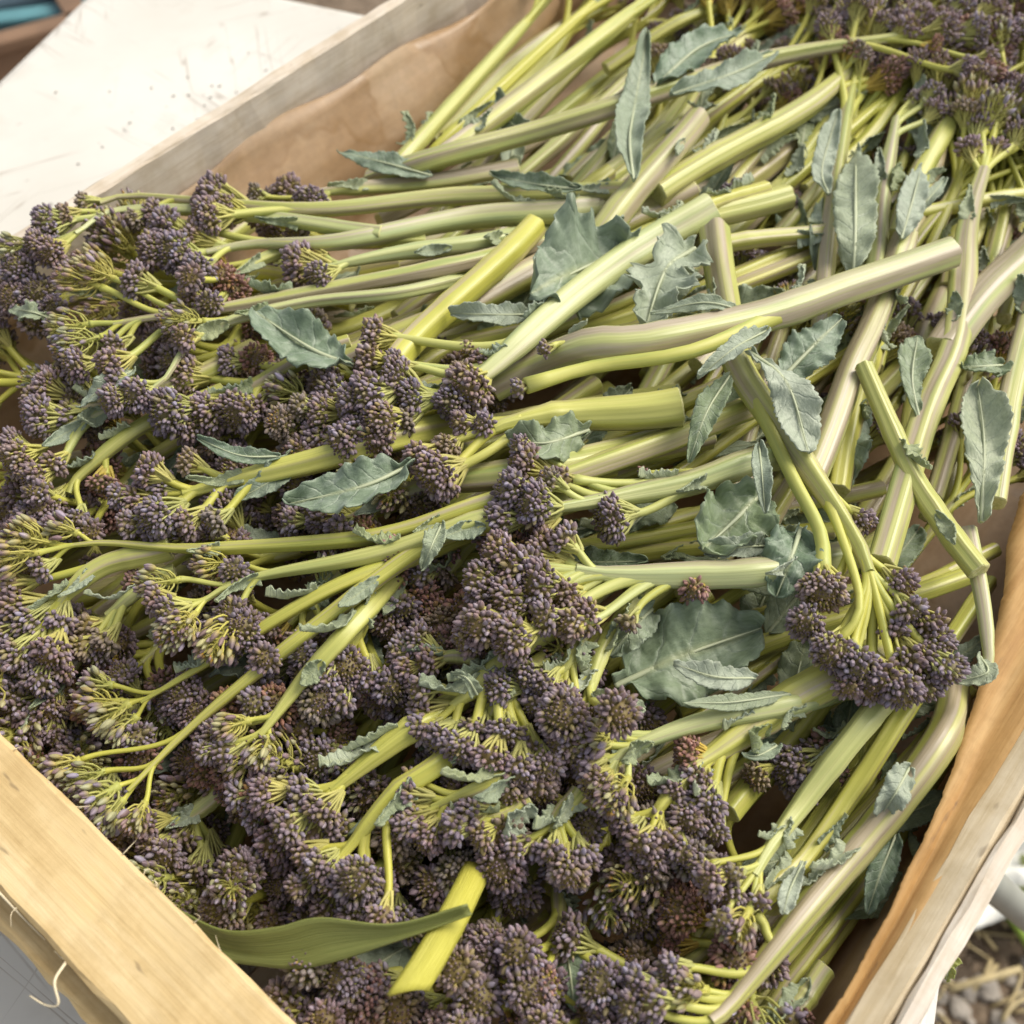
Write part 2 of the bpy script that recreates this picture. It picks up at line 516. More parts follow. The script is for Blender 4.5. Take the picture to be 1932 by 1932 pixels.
M_LEEK = mat_leek('leek green', (.13, .15, .03), (.25, .27, .075), .5)
M_LEEKY = mat_leek('leek yellow', (.42, .39, .03), (.60, .56, .10), .55)
M_WATER = mat_plain('water', (1, 1, 1), .02, 0, 10, 0, 1)
M_METAL = mat_plain('grey painted steel', (.36, .38, .34), .4, .15, 20)
M_TEAL = mat_plain('teal plastic', (.10, .26, .29), .5, .35, 9)
M_BLUEGREY = mat_plain('blue-grey plastic', (.36, .46, .52), .5, .15, 5)
M_BROWN = mat_plain('brown cardboard', (.25, .15, .09), .8, .35, 8)
M_PALE = mat_plain('sunlit white sheet', (.80, .80, .74), .8, .1, 12)  # white of strong sun on the ground, put into the colour
M_WEED = mat_plain('weed green', (.26, .38, .05), .55, .35, 30)
M_RIB = mat_plain('leaf midrib', (.44, .48, .31), .5, .15, 60)
M_PEB = mat_plain('pebble', (.38, .34, .29), .8, .35, 40)

# ------------------------------------------------------------------ the setting: ground, table
bm_n = 60
gx = np.concatenate([np.linspace(-40, -2.2, 6), np.linspace(-2, 1.8, 90), np.linspace(2.2, 40, 6)])
gy = np.concatenate([np.linspace(-40, -1.2, 6), np.linspace(-1, 3.2, 90), np.linspace(4, 60, 6)])
GX, GY = np.meshgrid(gx, gy)


def ground_h(x, y):
    return (.016 * np.sin(7.1 * x + 3.3 * y) * np.cos(5.3 * y - 2.1 * x) + .008 * np.sin(23 * x + 5 * y) * np.sin(19 * y - 7 * x)
            + .005 * np.sin(51 * x - 13 * y) * np.sin(47 * y + 9 * x))


mb = MB()
gv = np.stack([GX.ravel(), GY.ravel(), ground_h(GX, GY).ravel()], 1)
nx = len(gx)
mb.add(gv, [(j * nx + i, j * nx + i + 1, (j + 1) * nx + i + 1, (j + 1) * nx + i) for j in range(len(gy) - 1) for i in range(nx - 1)])
tag(mobj('ground', mb.mesh('ground', [M_SOIL])), 'dry brown soil strewn with straw below the table', None, None, 'structure')


def box_bevel(mbx, cx, cy, cz, ax, ay, az, sx, sy, sz, bev=.002, mat=0, jit=0, nseg=1):
    """bevelled box: centre c, unit axes, half sizes; nseg cuts along x with jitter for worn edges"""
    ax, ay, az = (np.asarray(q, float) for q in (ax, ay, az))
    c = np.array([cx, cy, cz])
    xs = np.linspace(-sx, sx, nseg + 1)
    prof = [(-sy + bev, -sz), (sy - bev, -sz), (sy, -sz + bev), (sy, sz - bev), (sy - bev, sz), (-sy + bev, sz), (-sy, sz - bev), (-sy, -sz + bev)]
    V = []
    for i, xx in enumerate(xs):
        for (py, pz) in prof:
            jy, jz = (NPR.normal(0, jit), NPR.normal(0, jit)) if jit else (0, 0)
            V.append(c + ax * xx + ay * (py + jy) + az * (pz + jz))
    F = []
    for i in range(nseg):
        for j in range(8):
            F.append((i * 8 + j, i * 8 + (j + 1) % 8, (i + 1) * 8 + (j + 1) % 8, (i + 1) * 8 + j))
    F.append(tuple(range(7, -1, -1))); F.append(tuple(nseg * 8 + j for j in range(8)))
    mbx.add(V, F, None, mat)


def board(name, c, ax, ay, az, sx, sy, sz, mat, parent, bev=.0015, jit=.0003, nseg=24):
    """a plank: its own object with x along the grain"""
    b_ = MB()
    box_bevel(b_, 0, 0, 0, (1, 0, 0), (0, 1, 0), (0, 0, 1), sx, sy, sz, bev, 0, jit, nseg)
    me = b_.mesh(name, [mat], smooth=False)
    o = mobj(name, me, parent)
    R = Matrix((ax, ay, az)).transposed().to_4x4()
    base = parent.location if parent else Vector((0, 0, 0))
    o.matrix_basis = Matrix.Translation(Vector(c) - base) @ R
    return o


# table, its edges run at 71 degrees; found from the two far edges and the right edge
TA = math.radians(70.5)
t1 = np.array([math.cos(TA), math.sin(TA), 0]); t2 = np.array([math.sin(TA), -math.cos(TA), 0])
hT = (TABLE_Z - RIM) * 100
pL = P(70, 66, hT); pF = P(650, 9, hT); pR = P(1786, 1895, hT)
wl, wr = pL @ t2, pR @ t2
uf = pF @ t1; un = uf - 1.5
troot = empty('folding_table', tuple(t1 * (uf + un) / 2 + t2 * (wl + wr) / 2 + np.array([0, 0, 0])))
tag(troot, 'scratched white plastic folding table under the wooden crate', 'table')
mb = MB()
# rounded top: outline with round corners, lofted over an edge profile
def round_rect(a, b_, r, k=8):
    o = []
    for cx, cy, a0 in ((a - r, b_ - r, 0), (-a + r, b_ - r, 90), (-a + r, -b_ + r, 180), (a - r, -b_ + r, 270)):
        for i in range(k + 1):
            t = math.radians(a0 + 90 * i / k)
            o.append((cx + r * math.cos(t), cy + r * math.sin(t)))
    return o
ha, hb = (uf - un) / 2, (wr - wl) / 2
rings = [(0.0, -.042), (.0, -.012), (-.002, -.005), (-.006, -.0012), (-.011, 0)]
V = []; F = []
for off, z in rings:
    for (a, b_) in round_rect(ha + off, hb + off, .05):
        V.append(t1 * a + t2 * b_ + np.array([0, 0, TABLE_Z + z]))
N_ = len(round_rect(1, 1, .1))
for i in range(len(rings) - 1):
    for j in range(N_):
        F.append((i * N_ + j, i * N_ + (j + 1) % N_, (i + 1) * N_ + (j + 1) % N_, (i + 1) * N_ + j))
F = [tuple(reversed(f)) for f in F]
F.append(tuple((len(rings) - 1) * N_ + j for j in range(N_))[::-1])
F.append(tuple(range(N_)))
mb.add(V, F)
ttop = mobj('table_top', mb.mesh('table_top', [M_TABLE], smooth=False), troot)
for sa, sb in ((1, 1), (1, -1), (-1, 1), (-1, -1)):
    c = t1 * sa * (ha - .2) + t2 * sb * (hb - .07)
    a0 = c + np.array([0, 0, TABLE_Z - .043]); b0 = c + t1 * sa * .05 + np.array([0, 0, .0])
    v_, f_, a_ = tube_data(np.array([a0, (a0 + b0) / 2, b0]), [.014] * 3, 12)
    mb = MB(); mb.add(v_, f_, a_); mobj('leg', mb.mesh('leg', [M_METAL]), troot)

# ------------------------------------------------------------------ the crate
CA = math.radians(50.5)
e1 = np.array([math.cos(CA), math.sin(CA), 0]); e2 = np.array([math.sin(CA), -math.cos(CA), 0])
S = CAM_H / .38
uB, uB2, uF = .010 * S, -.0245 * S, .62
wA, wC = -.465 * S, .049 * S
EZ = np.array([0, 0, 1.0])


def CR(u, ww, h):
    return e1 * u + e2 * ww + EZ * (RIM + h)


cent = CR((uB + uF) / 2, (wA + wC) / 2, TABLE_Z - RIM)
crate = empty('wooden_crate', tuple(cent))
tag(crate, 'shallow pale wooden crate standing on the white table', 'crate')
lu = (uF - uB2) / 2; mu = (uF + uB2) / 2; lw = (wC - wA) / 2; mw = (wC + wA) / 2
DEPTH = RIM - TABLE_Z
# near rail: a flat board lying on the end panel, and the end panel below it
board('top_rail', CR((uB + uB2) / 2, mw, -.0045), e2, -e1, EZ, lw + .012, (uB - uB2) / 2, .0045, M_RAIL, crate, .0012, .00022, 60)['label'] = 'broad pale rail with splintered edges'
board('end_panel', CR((uB + uB2) / 2 + .002, mw, -.009 - (DEPTH - .012) / 2), e2, -e1, EZ, lw, .004, (DEPTH - .012) / 2 - .001, M_SLAT, crate)
board('end_slat', CR(uB2 - .0025, mw, -.0315), e2, -e1, EZ, lw + .006, .0045, .0210, M_RAIL, crate, .0012, .0003, 60)
# far-left side: a slat on edge with the liner below, second slat under it
board('side_slat', CR(mu, wA - .0035, -.019), e1, e2, -EZ, lu, .0035, .019, M_SLAT, crate, .001, .00025, 60)
board('side_slat', CR(mu, wA - .0035, -.075), e1, e2, -EZ, lu, .0035, .024, M_SLAT, crate)
# right side: slat seen from above and a sloping batten inside it
board('side_slat', CR(mu, wC + .0028, -.021), e1, e2, -EZ, lu, .0028, .021, M_SLAT, crate, .001, .0003, 60)
ca_, sa_ = math.cos(.5), math.sin(.5)
board('inner_batten', CR(mu, wC - .0046, -.0052), e1, e2 * ca_ + EZ * sa_, EZ * -ca_ + e2 * sa_, lu - .014, .0048, .0022, M_CREAM, crate, .0008, .0002, 40)
board('side_slat', CR(mu, wC - .0045, -.078), e1, e2, -EZ, lu, .0045, .022, M_SLAT, crate)
board('end_panel', CR(uF + .004, mw, -DEPTH / 2), e2, -e1, EZ, lw, .004, DEPTH / 2 - .004, M_SLAT, crate)
for uu in (uB + .012, uF - .012):
    for ww in (wA + .012, wC - .020):
        board('corner_post', CR(uu, ww, -.055), EZ, e1, e2, .0435, .010, .010, M_SLAT, crate, .001, 0, 2)
for k in range(5):
    ww = wA + .045 + k * (wC - wA - .09) / 4
    board('floor_plank', CR(mu, ww, -DEPTH + .004), e1, e2, -EZ, lu - .004, .040, .003, M_SLAT, crate, .001, 0, 4)
# splinters standing off the near rail
for k in range(26):
    side = 1 if RND.random() < .75 else -1
    ww = RND.uniform(-.27, -.06) * S / .84 if side > 0 else RND.uniform(-.21, -.10)
    p0 = CR(uB - .0003 if side > 0 else uB2 + .0003, ww, RND.uniform(-.003, -.0005))
    L = RND.uniform(.002, .006)
    d = e1 * side * RND.uniform(.2, 1.0) + e2 * RND.uniform(-1, 1) + EZ * RND.uniform(-.1, .5)
    d /= np.linalg.norm(d)
    pts = catmull([p0, p0 + d * L * .5 + NPR.normal(0, .0008, 3), p0 + d * L + NPR.normal(0, .0016, 3)], 6)
    v_, f_, a_ = tube_data(pts, np.linspace(.00022, .00005, 6), 4)
    mb = MB(); mb.add(v_, f_, a_)
    mobj('splinter', mb.mesh('splinter', [M_FIBRE], origin=np.array(crate.location)), crate)
# a long torn fibre along the outer edge of the near rail
pts = catmull([CR(uB2 - .0004, ww, h) for ww, h in ((-.215, .0008), (-.19, .0002), (-.17, -.001), (-.16, -.003), (-.153, -.006))], 24)
v_, f_, a_ = tube_data(pts, np.linspace(.0007, .0002, 24), 6)
mb = MB(); mb.add(v_, f_, a_)
mobj('splinter', mb.mesh('splinter', [M_FIBRE], origin=np.array(crate.location)), crate)
pts = catmull([CR(uB2 + .0002, -.142, -.002), CR(uB2 - .005, -.139, .001), CR(uB2 - .008, -.134, .0), CR(uB2 - .0105, -.137, -.002), CR(uB2 - .012, -.143, -.003)], 24)
v_, f_, a_ = tube_data(pts, np.linspace(.0005, .0002, 24), 6)
mb = MB(); mb.add(v_, f_, a_)
mobj('splinter', mb.mesh('splinter', [M_FIBRE], origin=np.array(crate.location)), crate)


# ------------------------------------------------------------------ the kraft paper liner
def sheet(name, us, prof, wav, parent, mat, thick=.0006):
    """sheet swept along e1; prof = list of (w, h); wav(u, k) adds a (dw, dh) wobble"""
    n = len(prof)
    V = []; F = []
    for u in us:
        for k, (ww, hh) in enumerate(prof):
            dw, dh, du = wav(u, k)
            V.append((u + du, -(ww + dw), RIM + hh + dh))
    for i in range(len(us) - 1):
        for k in range(n - 1):
            F.append((i * n + k, i * n + k + 1, (i + 1) * n + k + 1, (i + 1) * n + k))
    mb_ = MB(); mb_.add(np.array(V), F)
    o = mobj(name, mb_.mesh(name, [mat]), parent)
    o.rotation_euler = (0, 0, CA); o.location = -parent.location
    so = o.modifiers.new('thickness', 'SOLIDIFY'); so.thickness = thick; so.offset = 0
    return o


liner = empty('paper_liner', tuple(CR(mu, mw, -DEPTH + .008)))
tag(liner, 'brown kraft paper sheet lining the inside of the wooden crate', 'paper liner')
us = np.linspace(uB + .012, uF - .012, 90)
w0 = wA + .0012
f1 = lambda u, k: (.0030 * math.sin(17 * u + k * .5) + .0016 * math.sin(61 * u + k) if k < 8 else 0,
                   .0022 * math.sin(23 * u + 1) + .0012 * math.sin(71 * u) if k == 0 else 0, 0)
prof = [(w0 + .0028, -.0215), (w0 + .0045, -.027), (w0 + .008, -.034), (w0 + .013, -.042), (w0 + .018, -.050), (w0 + .020, -.056), (w0 + .021, -.066), (w0 + .022, -.080), (w0 + .03, -.0895), (w0 + .08, -.0905), ((w0 + wC) / 2, -.0905)]
sheet('side_flap', us, prof, f1, liner, M_KRAFT)
w1 = wC - .0075
EDGE = [(0, .0300), (.1167, .0272), (.150, .0252), (.178, .0234), (.206, .018), (.231, .0121), (.262, .006), (.285, -.002), (.31, -.008), (.36, -.006), (.62, .004)]


TEAR = [RND.gauss(0, .00012) for _ in range(1200)]


def edge_w(u):
    return float(np.interp(u, [q[0] for q in EDGE], [q[1] for q in EDGE])) + .0005 * math.sin(61 * u) + .00022 * math.sin(233 * u + 1) + TEAR[int(u * 1500)]


def f2(u, k):
    # k = 0 is the torn free edge, k = 6 lies against the batten
    e_ = edge_w(u); t_ = (0, .14, .34, .46, .60, .8, 1.0)[k]
    h_ = (-.0068, -.0066, -.0082, -.0090, -.0078, -.0062, -.0052)[k]
    wide = max(0, (w1 - e_) - .008)
    return (e_ * (1 - t_) + w1 * t_ + (.0002 * math.sin(23 * u + k * 2) if 0 < k < 6 else 0), h_ - wide * .35 * (1 - t_) + .0003 * math.sin(17 * u + k), 0)


us2 = np.linspace(uB + .012, uF - .012, 420)
sheet('folded_flap', us2, [(0, 0)] * 7, f2, liner, M_VENEER_GLOW, .0011)['label'] = 'torn tan strip, backlit orange put in its colour, folded inward over the side'
f3 = lambda u, k: (.0022 * math.sin(13 * u + k), 0, 0)
prof3 = [(w1 - .0005, -.0125), (w1 - .006, -.030), (w1 - .009, -.050), (w1 - .011, -.070), (w1 - .015, -.086), (w1 - .03, -.0895), ((w0 + wC) / 2 + .003, -.0898)]
sheet('side_flap', us, prof3, f3, liner, M_KRAFT)

# ------------------------------------------------------------------ bud clusters (shared meshes)
BUD_T = np.array([0, .16, .42, .68, .88, 1.0])
BUD_R = np.array([.34, .80, 1.0, .84, .48, .06])


def bud_geo(base, axis, length, rad, rng, tone):
    """one flower bud: tapered, four-sepalled; returns verts, faces, colours"""
    segs = 8
    axis = axis / np.linalg.norm(axis)
    ref = np.array([0, 0, 1.0]) if abs(axis[2]) < .9 else np.array([1.0, 0, 0])
    x = np.cross(axis, ref); x /= np.linalg.norm(x); y = np.cross(axis, x)
    th = np.linspace(0, 2 * np.pi, segs, endpoint=False) + rng.uniform(0, 6)
    ridge = np.where(np.arange(segs) % 2 == 0, 1.06, .88)
    V = []; C = []
    body, foot, light = tone
    for t, r in zip(BUD_T, BUD_R):
        rr = r * rad * ridge
        V.append(base + axis * t * length + (np.cos(th) * rr)[:, None] * x + (np.sin(th) * rr)[:, None] * y)
        k = min(1, max(0, (t - .10) / .55))
        base_c = foot * (1 - k) + body * k
        for j in range(segs):
            C.append(base_c * (1.0 if j % 2 else .80) + (light * .25 * k if j % 2 == 1 else 0))
    F = []
    n = len(BUD_T)
    for i in range(n - 1):
        for j in range(segs):
            F.append((i * segs + j, i * segs + (j + 1) % segs, (i + 1) * segs + (j + 1) % segs, (i + 1) * segs + j))
    F.append(tuple((n - 1) * segs + j for j in range(segs)))
    return np.concatenate(V), F, np.array(C)


def tone(rng, kind, young=False):
    u = rng.uniform()
    if kind == 'loose' and u < .35:
        body = np.array([.34, .35, .16]) * rng.uniform(.8, 1.15)
    elif u < .62:
        body = np.array([.200, .158, .165]) * rng.uniform(.75, 1.35)
    elif u < .85:
        body = np.array([.190, .132, .125]) * rng.uniform(.75, 1.25)
    elif u < .95:
        body = np.array([.285, .255, .285]) * rng.uniform(.8, 1.15)
    else:
        body = np.array([.24, .20, .075]) * rng.uniform(.8, 1.2)
    if kind == 'brown': body = body * np.array([1.25, .88, .62])
    if kind == 'olive': body = body * .5 + np.array([.20, .17, .06]) * .5
    foot = np.array([.36, .32, .085]) * rng.uniform(.6, 1.15) if rng.uniform() < .8 else body * 1.05
    if young:
        body = np.array([.125, .085, .065]) * rng.uniform(.7, 1.2) if rng.uniform() < .6 else np.array([.15, .11, .13]); foot = np.array([.42, .36, .05]) if kind == 'tight' else np.array([.52, .34, .035])
    return body, foot, np.array([.16, .15, .19])


def make_cluster(seed, R, kind):
    rng = np.random.default_rng(seed)
    mbx = MB(); cols = []
    bl, br = .0026, .00077                      # bud length, radius (m)
    if kind == 'loose':
        n = int(40 + R * 1300)
        ax_len = R * 2.6
        pts = np.array([[0, 0, 0], [.04 * R, 0, ax_len * .5], [0, .05 * R, ax_len]])
        pts = catmull(list(pts), 8)
        v, f, a = tube_data(pts, np.linspace(.0016, .0008, 8), 6)
        mbx.add(v, f, a, 1); cols.append(np.tile([.38, .40, .08], (len(v), 1)))
        for i in range(n):
            t = (i + .5) / n
            z = ax_len * (.05 + .95 * t ** .8)
            ang = i * 2.39996 + rng.uniform(-.3, .3)
            o = np.array([math.cos(ang), math.sin(ang), 0])
            Lp = R * (1.25 * (1 - t) ** .7 + .28) * rng.uniform(.8, 1.15)
            p0 = np.array([0, 0, z])
            p2 = p0 + o * Lp * .72 + np.array([0, 0, Lp * rng.uniform(.45, .8)])
            p1 = p0 + o * Lp * .45 + np.array([0, 0, Lp * .15])
            pp = catmull([p0, p1, p2], 5)
            v, f, a = tube_data(pp, np.linspace(.00045, .00035, 5), 4, cap=False)
            mbx.add(v, f, a, 1); cols.append(np.tile(np.array([.40, .40, .09]) * rng.uniform(.8, 1.1), (len(v), 1)))
            d = pp[-1] - pp[-2]; d = d / np.linalg.norm(d) + rng.normal(0, .15, 3)
            s = (1.45 - .75 * t) * rng.uniform(.85, 1.15)
            v, f, c = bud_geo(p2, d, bl * 1.15 * s, br * .95 * s, rng, tone(rng, kind, t > .88))
            mbx.add(v, f, None, 0); cols.append(c)
    else:
        # dome of buds on short fanning stalks; the youngest sit in the middle
        cz = R * .80
        Rd = R - bl * .55
        area = 2 * math.pi * Rd * Rd * 1.42
        n = int(area / ((.00165 ** 2)))
        off = rng.uniform(0, 6)
        for k in range(6):       # knobbly core so that no gap shows through
            pass
        lob = [(rng.uniform(0, 6.28), rng.uniform(.3, 1.2)) for _ in range(4)]
        for i in range(n):
            zc = 1 - (i + .5) / n * 1.42
            ph = off + i * 2.39996
            s_ = math.sqrt(max(0, 1 - zc * zc))
            d = np.array([s_ * math.cos(ph), s_ * math.sin(ph), zc]) + rng.normal(0, .05, 3)
            d /= np.linalg.norm(d)
            # uneven lobes
            bump_ = sum(math.cos(ph - a_) * w_ for a_, w_ in lob) * .06 + rng.normal(0, .065)
            cen = i / n < .24
            flat_ = 1 - .16 * max(0, zc) ** 2
            rr = Rd * (flat_ + bump_ - (.10 if cen else 0))
            tip = np.array([0, 0, cz]) + d * rr
            bd = d + np.array([0, 0, .4]) + rng.normal(0, .26, 3)
            s = (.58 if cen else rng.uniform(.72, 1.28)) * (1 if zc > -.1 else .9)
            ln, rd = bl * s, br * s
            bdn = bd / np.linalg.norm(bd)
            b0 = tip - bdn * ln * .35
            v, f, c = bud_geo(b0, bdn, ln, rd, rng, tone(rng, kind, cen))
            mbx.add(v, f, None, 0); cols.append(c)
            if i % 4 == 0 or (zc < .1 and i % 2 == 0):
                p0 = np.array([d[0] * R * .12, d[1] * R * .12, R * rng.uniform(-.55, .25)])
                pm = p0 * .45 + b0 * .55 + np.array([d[0], d[1], 0]) * R * .10
                pp = catmull([p0, pm, b0 + bdn * .0002], 4)
                v, f, a = tube_data(pp, np.array([.0009, .0006, .00045, .00036]), 4, cap=False)
                mbx.add(v, f, a, 1)
                pc = np.array([.42, .43, .12]) if kind != 'brown' else np.array([.45, .36, .06])
                cols.append(np.tile(pc * rng.uniform(.8, 1.1), (len(v), 1)))
        # inner flesh: small lumpy core
        th = np.linspace(0, 2 * np.pi, 10, endpoint=False)
        V = []
        for j, (zz, r_) in enumerate(((.0, .20), (.25, .30), (.55, .55), (.95, .62), (1.25, .42), (1.38, .05))):
            q = R * r_ * (1 + .08 * rng.normal(0, 1, 10))
            V.append(np.stack([np.cos(th) * q, np.sin(th) * q, np.full(10, R * zz)], 1))
        F = [(j * 10 + i, j * 10 + (i + 1) % 10, (j + 1) * 10 + (i + 1) % 10, (j + 1) * 10 + i) for j in range(5) for i in range(10)]
        V = np.concatenate(V)
        mbx.add(V, F, None, 1); cols.append(np.tile([.16, .13, .04], (len(V), 1)))
    C = np.concatenate(cols)
    C = np.concatenate([np.clip(C, 0, 1), np.ones((len(C), 1))], 1)
    return mbx.mesh('bud_cluster', [M_BUD, M_BUD], color=C)


CL = {}
SIZES = (.0040, .0055, .0070, .0085)
for kind, vs in (('tight', 4), ('brown', 2), ('olive', 2)):
    for si, R in enumerate(SIZES):
        CL[kind, si] = [make_cluster(100 + si * 10 + j + len(kind) * 7, R, kind) for j in range(vs)]
for si, R in enumerate(SIZES):
    CL['loose', si] = [make_cluster(500 + si * 10 + j, R, 'loose') for j in range(3)]


def put_cluster(parent, base_loc, pos, axis, R, kind):
    si = int(np.argmin([abs(R - s) for s in SIZES]))
    me = RND.choice(CL[kind, si])
    o = mobj('bud_cluster', me, parent)
    ax = Vector(axis).normalized()
    q = Vector((0, 0, 1)).rotation_difference(ax) @ Quaternion((0, 0, 1), RND.uniform(0, 6.28))
    s = R / SIZES[si]
    o.rotation_mode = 'QUATERNION'
    o.rotation_quaternion = q
    o.scale = (s * RND.uniform(.92, 1.08), s * RND.uniform(.92, 1.08), s * RND.uniform(.9, 1.1))
    o.location = Vector(pos) - Vector(base_loc)
    o['kind'] = 'stuff'
    return o


# ------------------------------------------------------------------ leaves
def leaf_geo(pts, width, shape, seed, cup=.25, wave=.10, nref=None, serr=.07):
    rng = np.random.default_rng(seed)
    nL, nW = 58, 13
    pts = [np.array(p, float) for p in pts]
    curl = rng.uniform(-.10, .16) * np.linalg.norm(pts[-1] - pts[0])
    pts[-1] = pts[-1] + np.array([0, 0, curl]); pts[len(pts) // 2] = pts[len(pts) // 2] + np.array([0, 0, -curl * .25])
    mid = catmull(pts, nL)
    ref = (CAMP - mid[nL // 2]) * .5 + np.array([0, 0, .35]) if nref is None else np.asarray(nref, float)
    T, N, B = frames(mid, ref)
    L = np.linalg.norm(np.diff(mid, axis=0), axis=1).sum()
    t = np.linspace(0, 1, nL)
    if shape == 'round':
        pr = np.where(t < .12, .10 + t * .6, np.sin(np.pi * np.clip((t - .05) / .97, 0, 1) ** .85) ** .62)
        serr *= .8; teeth = 11
    elif shape == 'spoon':
        pr = .16 + .84 * np.sin(np.pi * np.clip(t, 0, 1) ** 1.7 * .985) ** .8
        pr = np.where(t < .08, .2, pr); teeth = 19
    elif shape == 'flap':
        pr = np.clip(1.0 - .55 * t - .45 * t ** 4, 0.02, 1) * (.75 + .25 * np.cos(t * 3)); teeth = 7
    elif shape == 'ragged':
        pr = np.sin(np.pi * np.clip(t * .97 + .02, 0, 1)) ** .6 * (1 + .28 * np.sin(t * 19 + rng.uniform(0, 6)) + .16 * np.sin(t * 41)); teeth = 17; serr *= 2.2
    else:
        pr = np.sin(np.pi * np.clip(t, 0, 1) ** .85) ** .75 * .96 + .06; teeth = 19
    pr[-1] = .03
    s = np.linspace(-1, 1, nW)
    p1, p2 = rng.uniform(0, 6, 2)
    fold = rng.uniform(.6, 1.3); asym = rng.uniform(-.18, .18); lobe = .11 if shape == 'ragged' else (.07 if shape == 'round' else .045)
    V = []; A = []
    for i in range(nL):
        for j, q in enumerate(s):
            side = 1 if q > 0 else -1
            edge = abs(q) ** 4
            saw = ((t[i] * teeth + (.37 if side > 0 else 0)) % 1.0)
            r = 1 + edge * serr * (saw - .5) * 2 + edge * .04 * math.sin(t[i] * 9 + p1 * side)
            lob = edge * lobe * (math.sin(t[i] * 12 + p2 * side) + .5 * math.sin(t[i] * 23 + p1))
            x = q * pr[i] * width * .5 * (r + lob)
            fr_ = abs(q) ** 2.2
            z = width * (.07 * fr_ * math.sin(t[i] * 38 + side * p2 + q) + .05 * math.sin(t[i] * 7 + p1 + q * 2.4) + asym * q + cup * q * q * fold * .5 + wave * abs(q) ** 1.5 * math.sin(t[i] * 11 + side * p1) * pr[i]
                         + .035 * math.sin(t[i] * 31 + q * 3 + p2) * abs(q)) + rng.normal(0, .008) * width
            V.append(mid[i] + B[i] * x + N[i] * z)
            A.append((q * pr[i] if shape == 'flap' else q, t[i] * L / max(width, 1e-4) * 1.0, seed % 17 * .0))
    F = [(i * nW + j, i * nW + j + 1, (i + 1) * nW + j + 1, (i + 1) * nW + j) for i in range(nL - 1) for j in range(nW - 1)]
    return np.array(V), F, np.array(A), mid, N


LEAFN = [0]


def add_leaf(root, pts, width, shape='lance', pale=.3, yel=0.0, cup=.25, wave=.10, nref=None, label=None, midrib=True):
    LEAFN[0] += 1
    V, F, A, mid, N = leaf_geo(pts, width, shape, LEAFN[0] * 13 + 5, cup, wave, nref)
    mb_ = MB(); mb_.add(V, F, A)
    o = mobj('leaf', mb_.mesh('leaf', [M_LEAF], origin=np.array(root.location)), root)
    o.color = (0, yel + RND.choice((0, 0, .08, .2)), max(0, pale + RND.uniform(-.15, .15)), 1)
    so = o.modifiers.new('thickness', 'SOLIDIFY'); so.thickness = .00045; so.offset = -1
    if label: o['label'] = label
    if midrib:
        n = len(mid)
        r = np.linspace(.00075, .00012, n) * min(1.3, max(.5, width / .016))
        v, f, a = tube_data(mid + N * .0003, r, 7, flat=1.2)
        m2 = MB(); m2.add(v, f, a)
        r_ = mobj('midrib', m2.mesh('midrib', [M_RIB], origin=np.array(root.location)), o)
    return o


# ------------------------------------------------------------------ broccoli shoots
SHOOTS = []


def clampc(p, margin=.012):
    u, ww = p @ e1, p @ e2
    u2 = min(max(u, uB + .012), uF - .02); w2 = min(max(ww, wA + .026), wC - .022)
    return p + e1 * (u2 - u) + e2 * (w2 - ww)


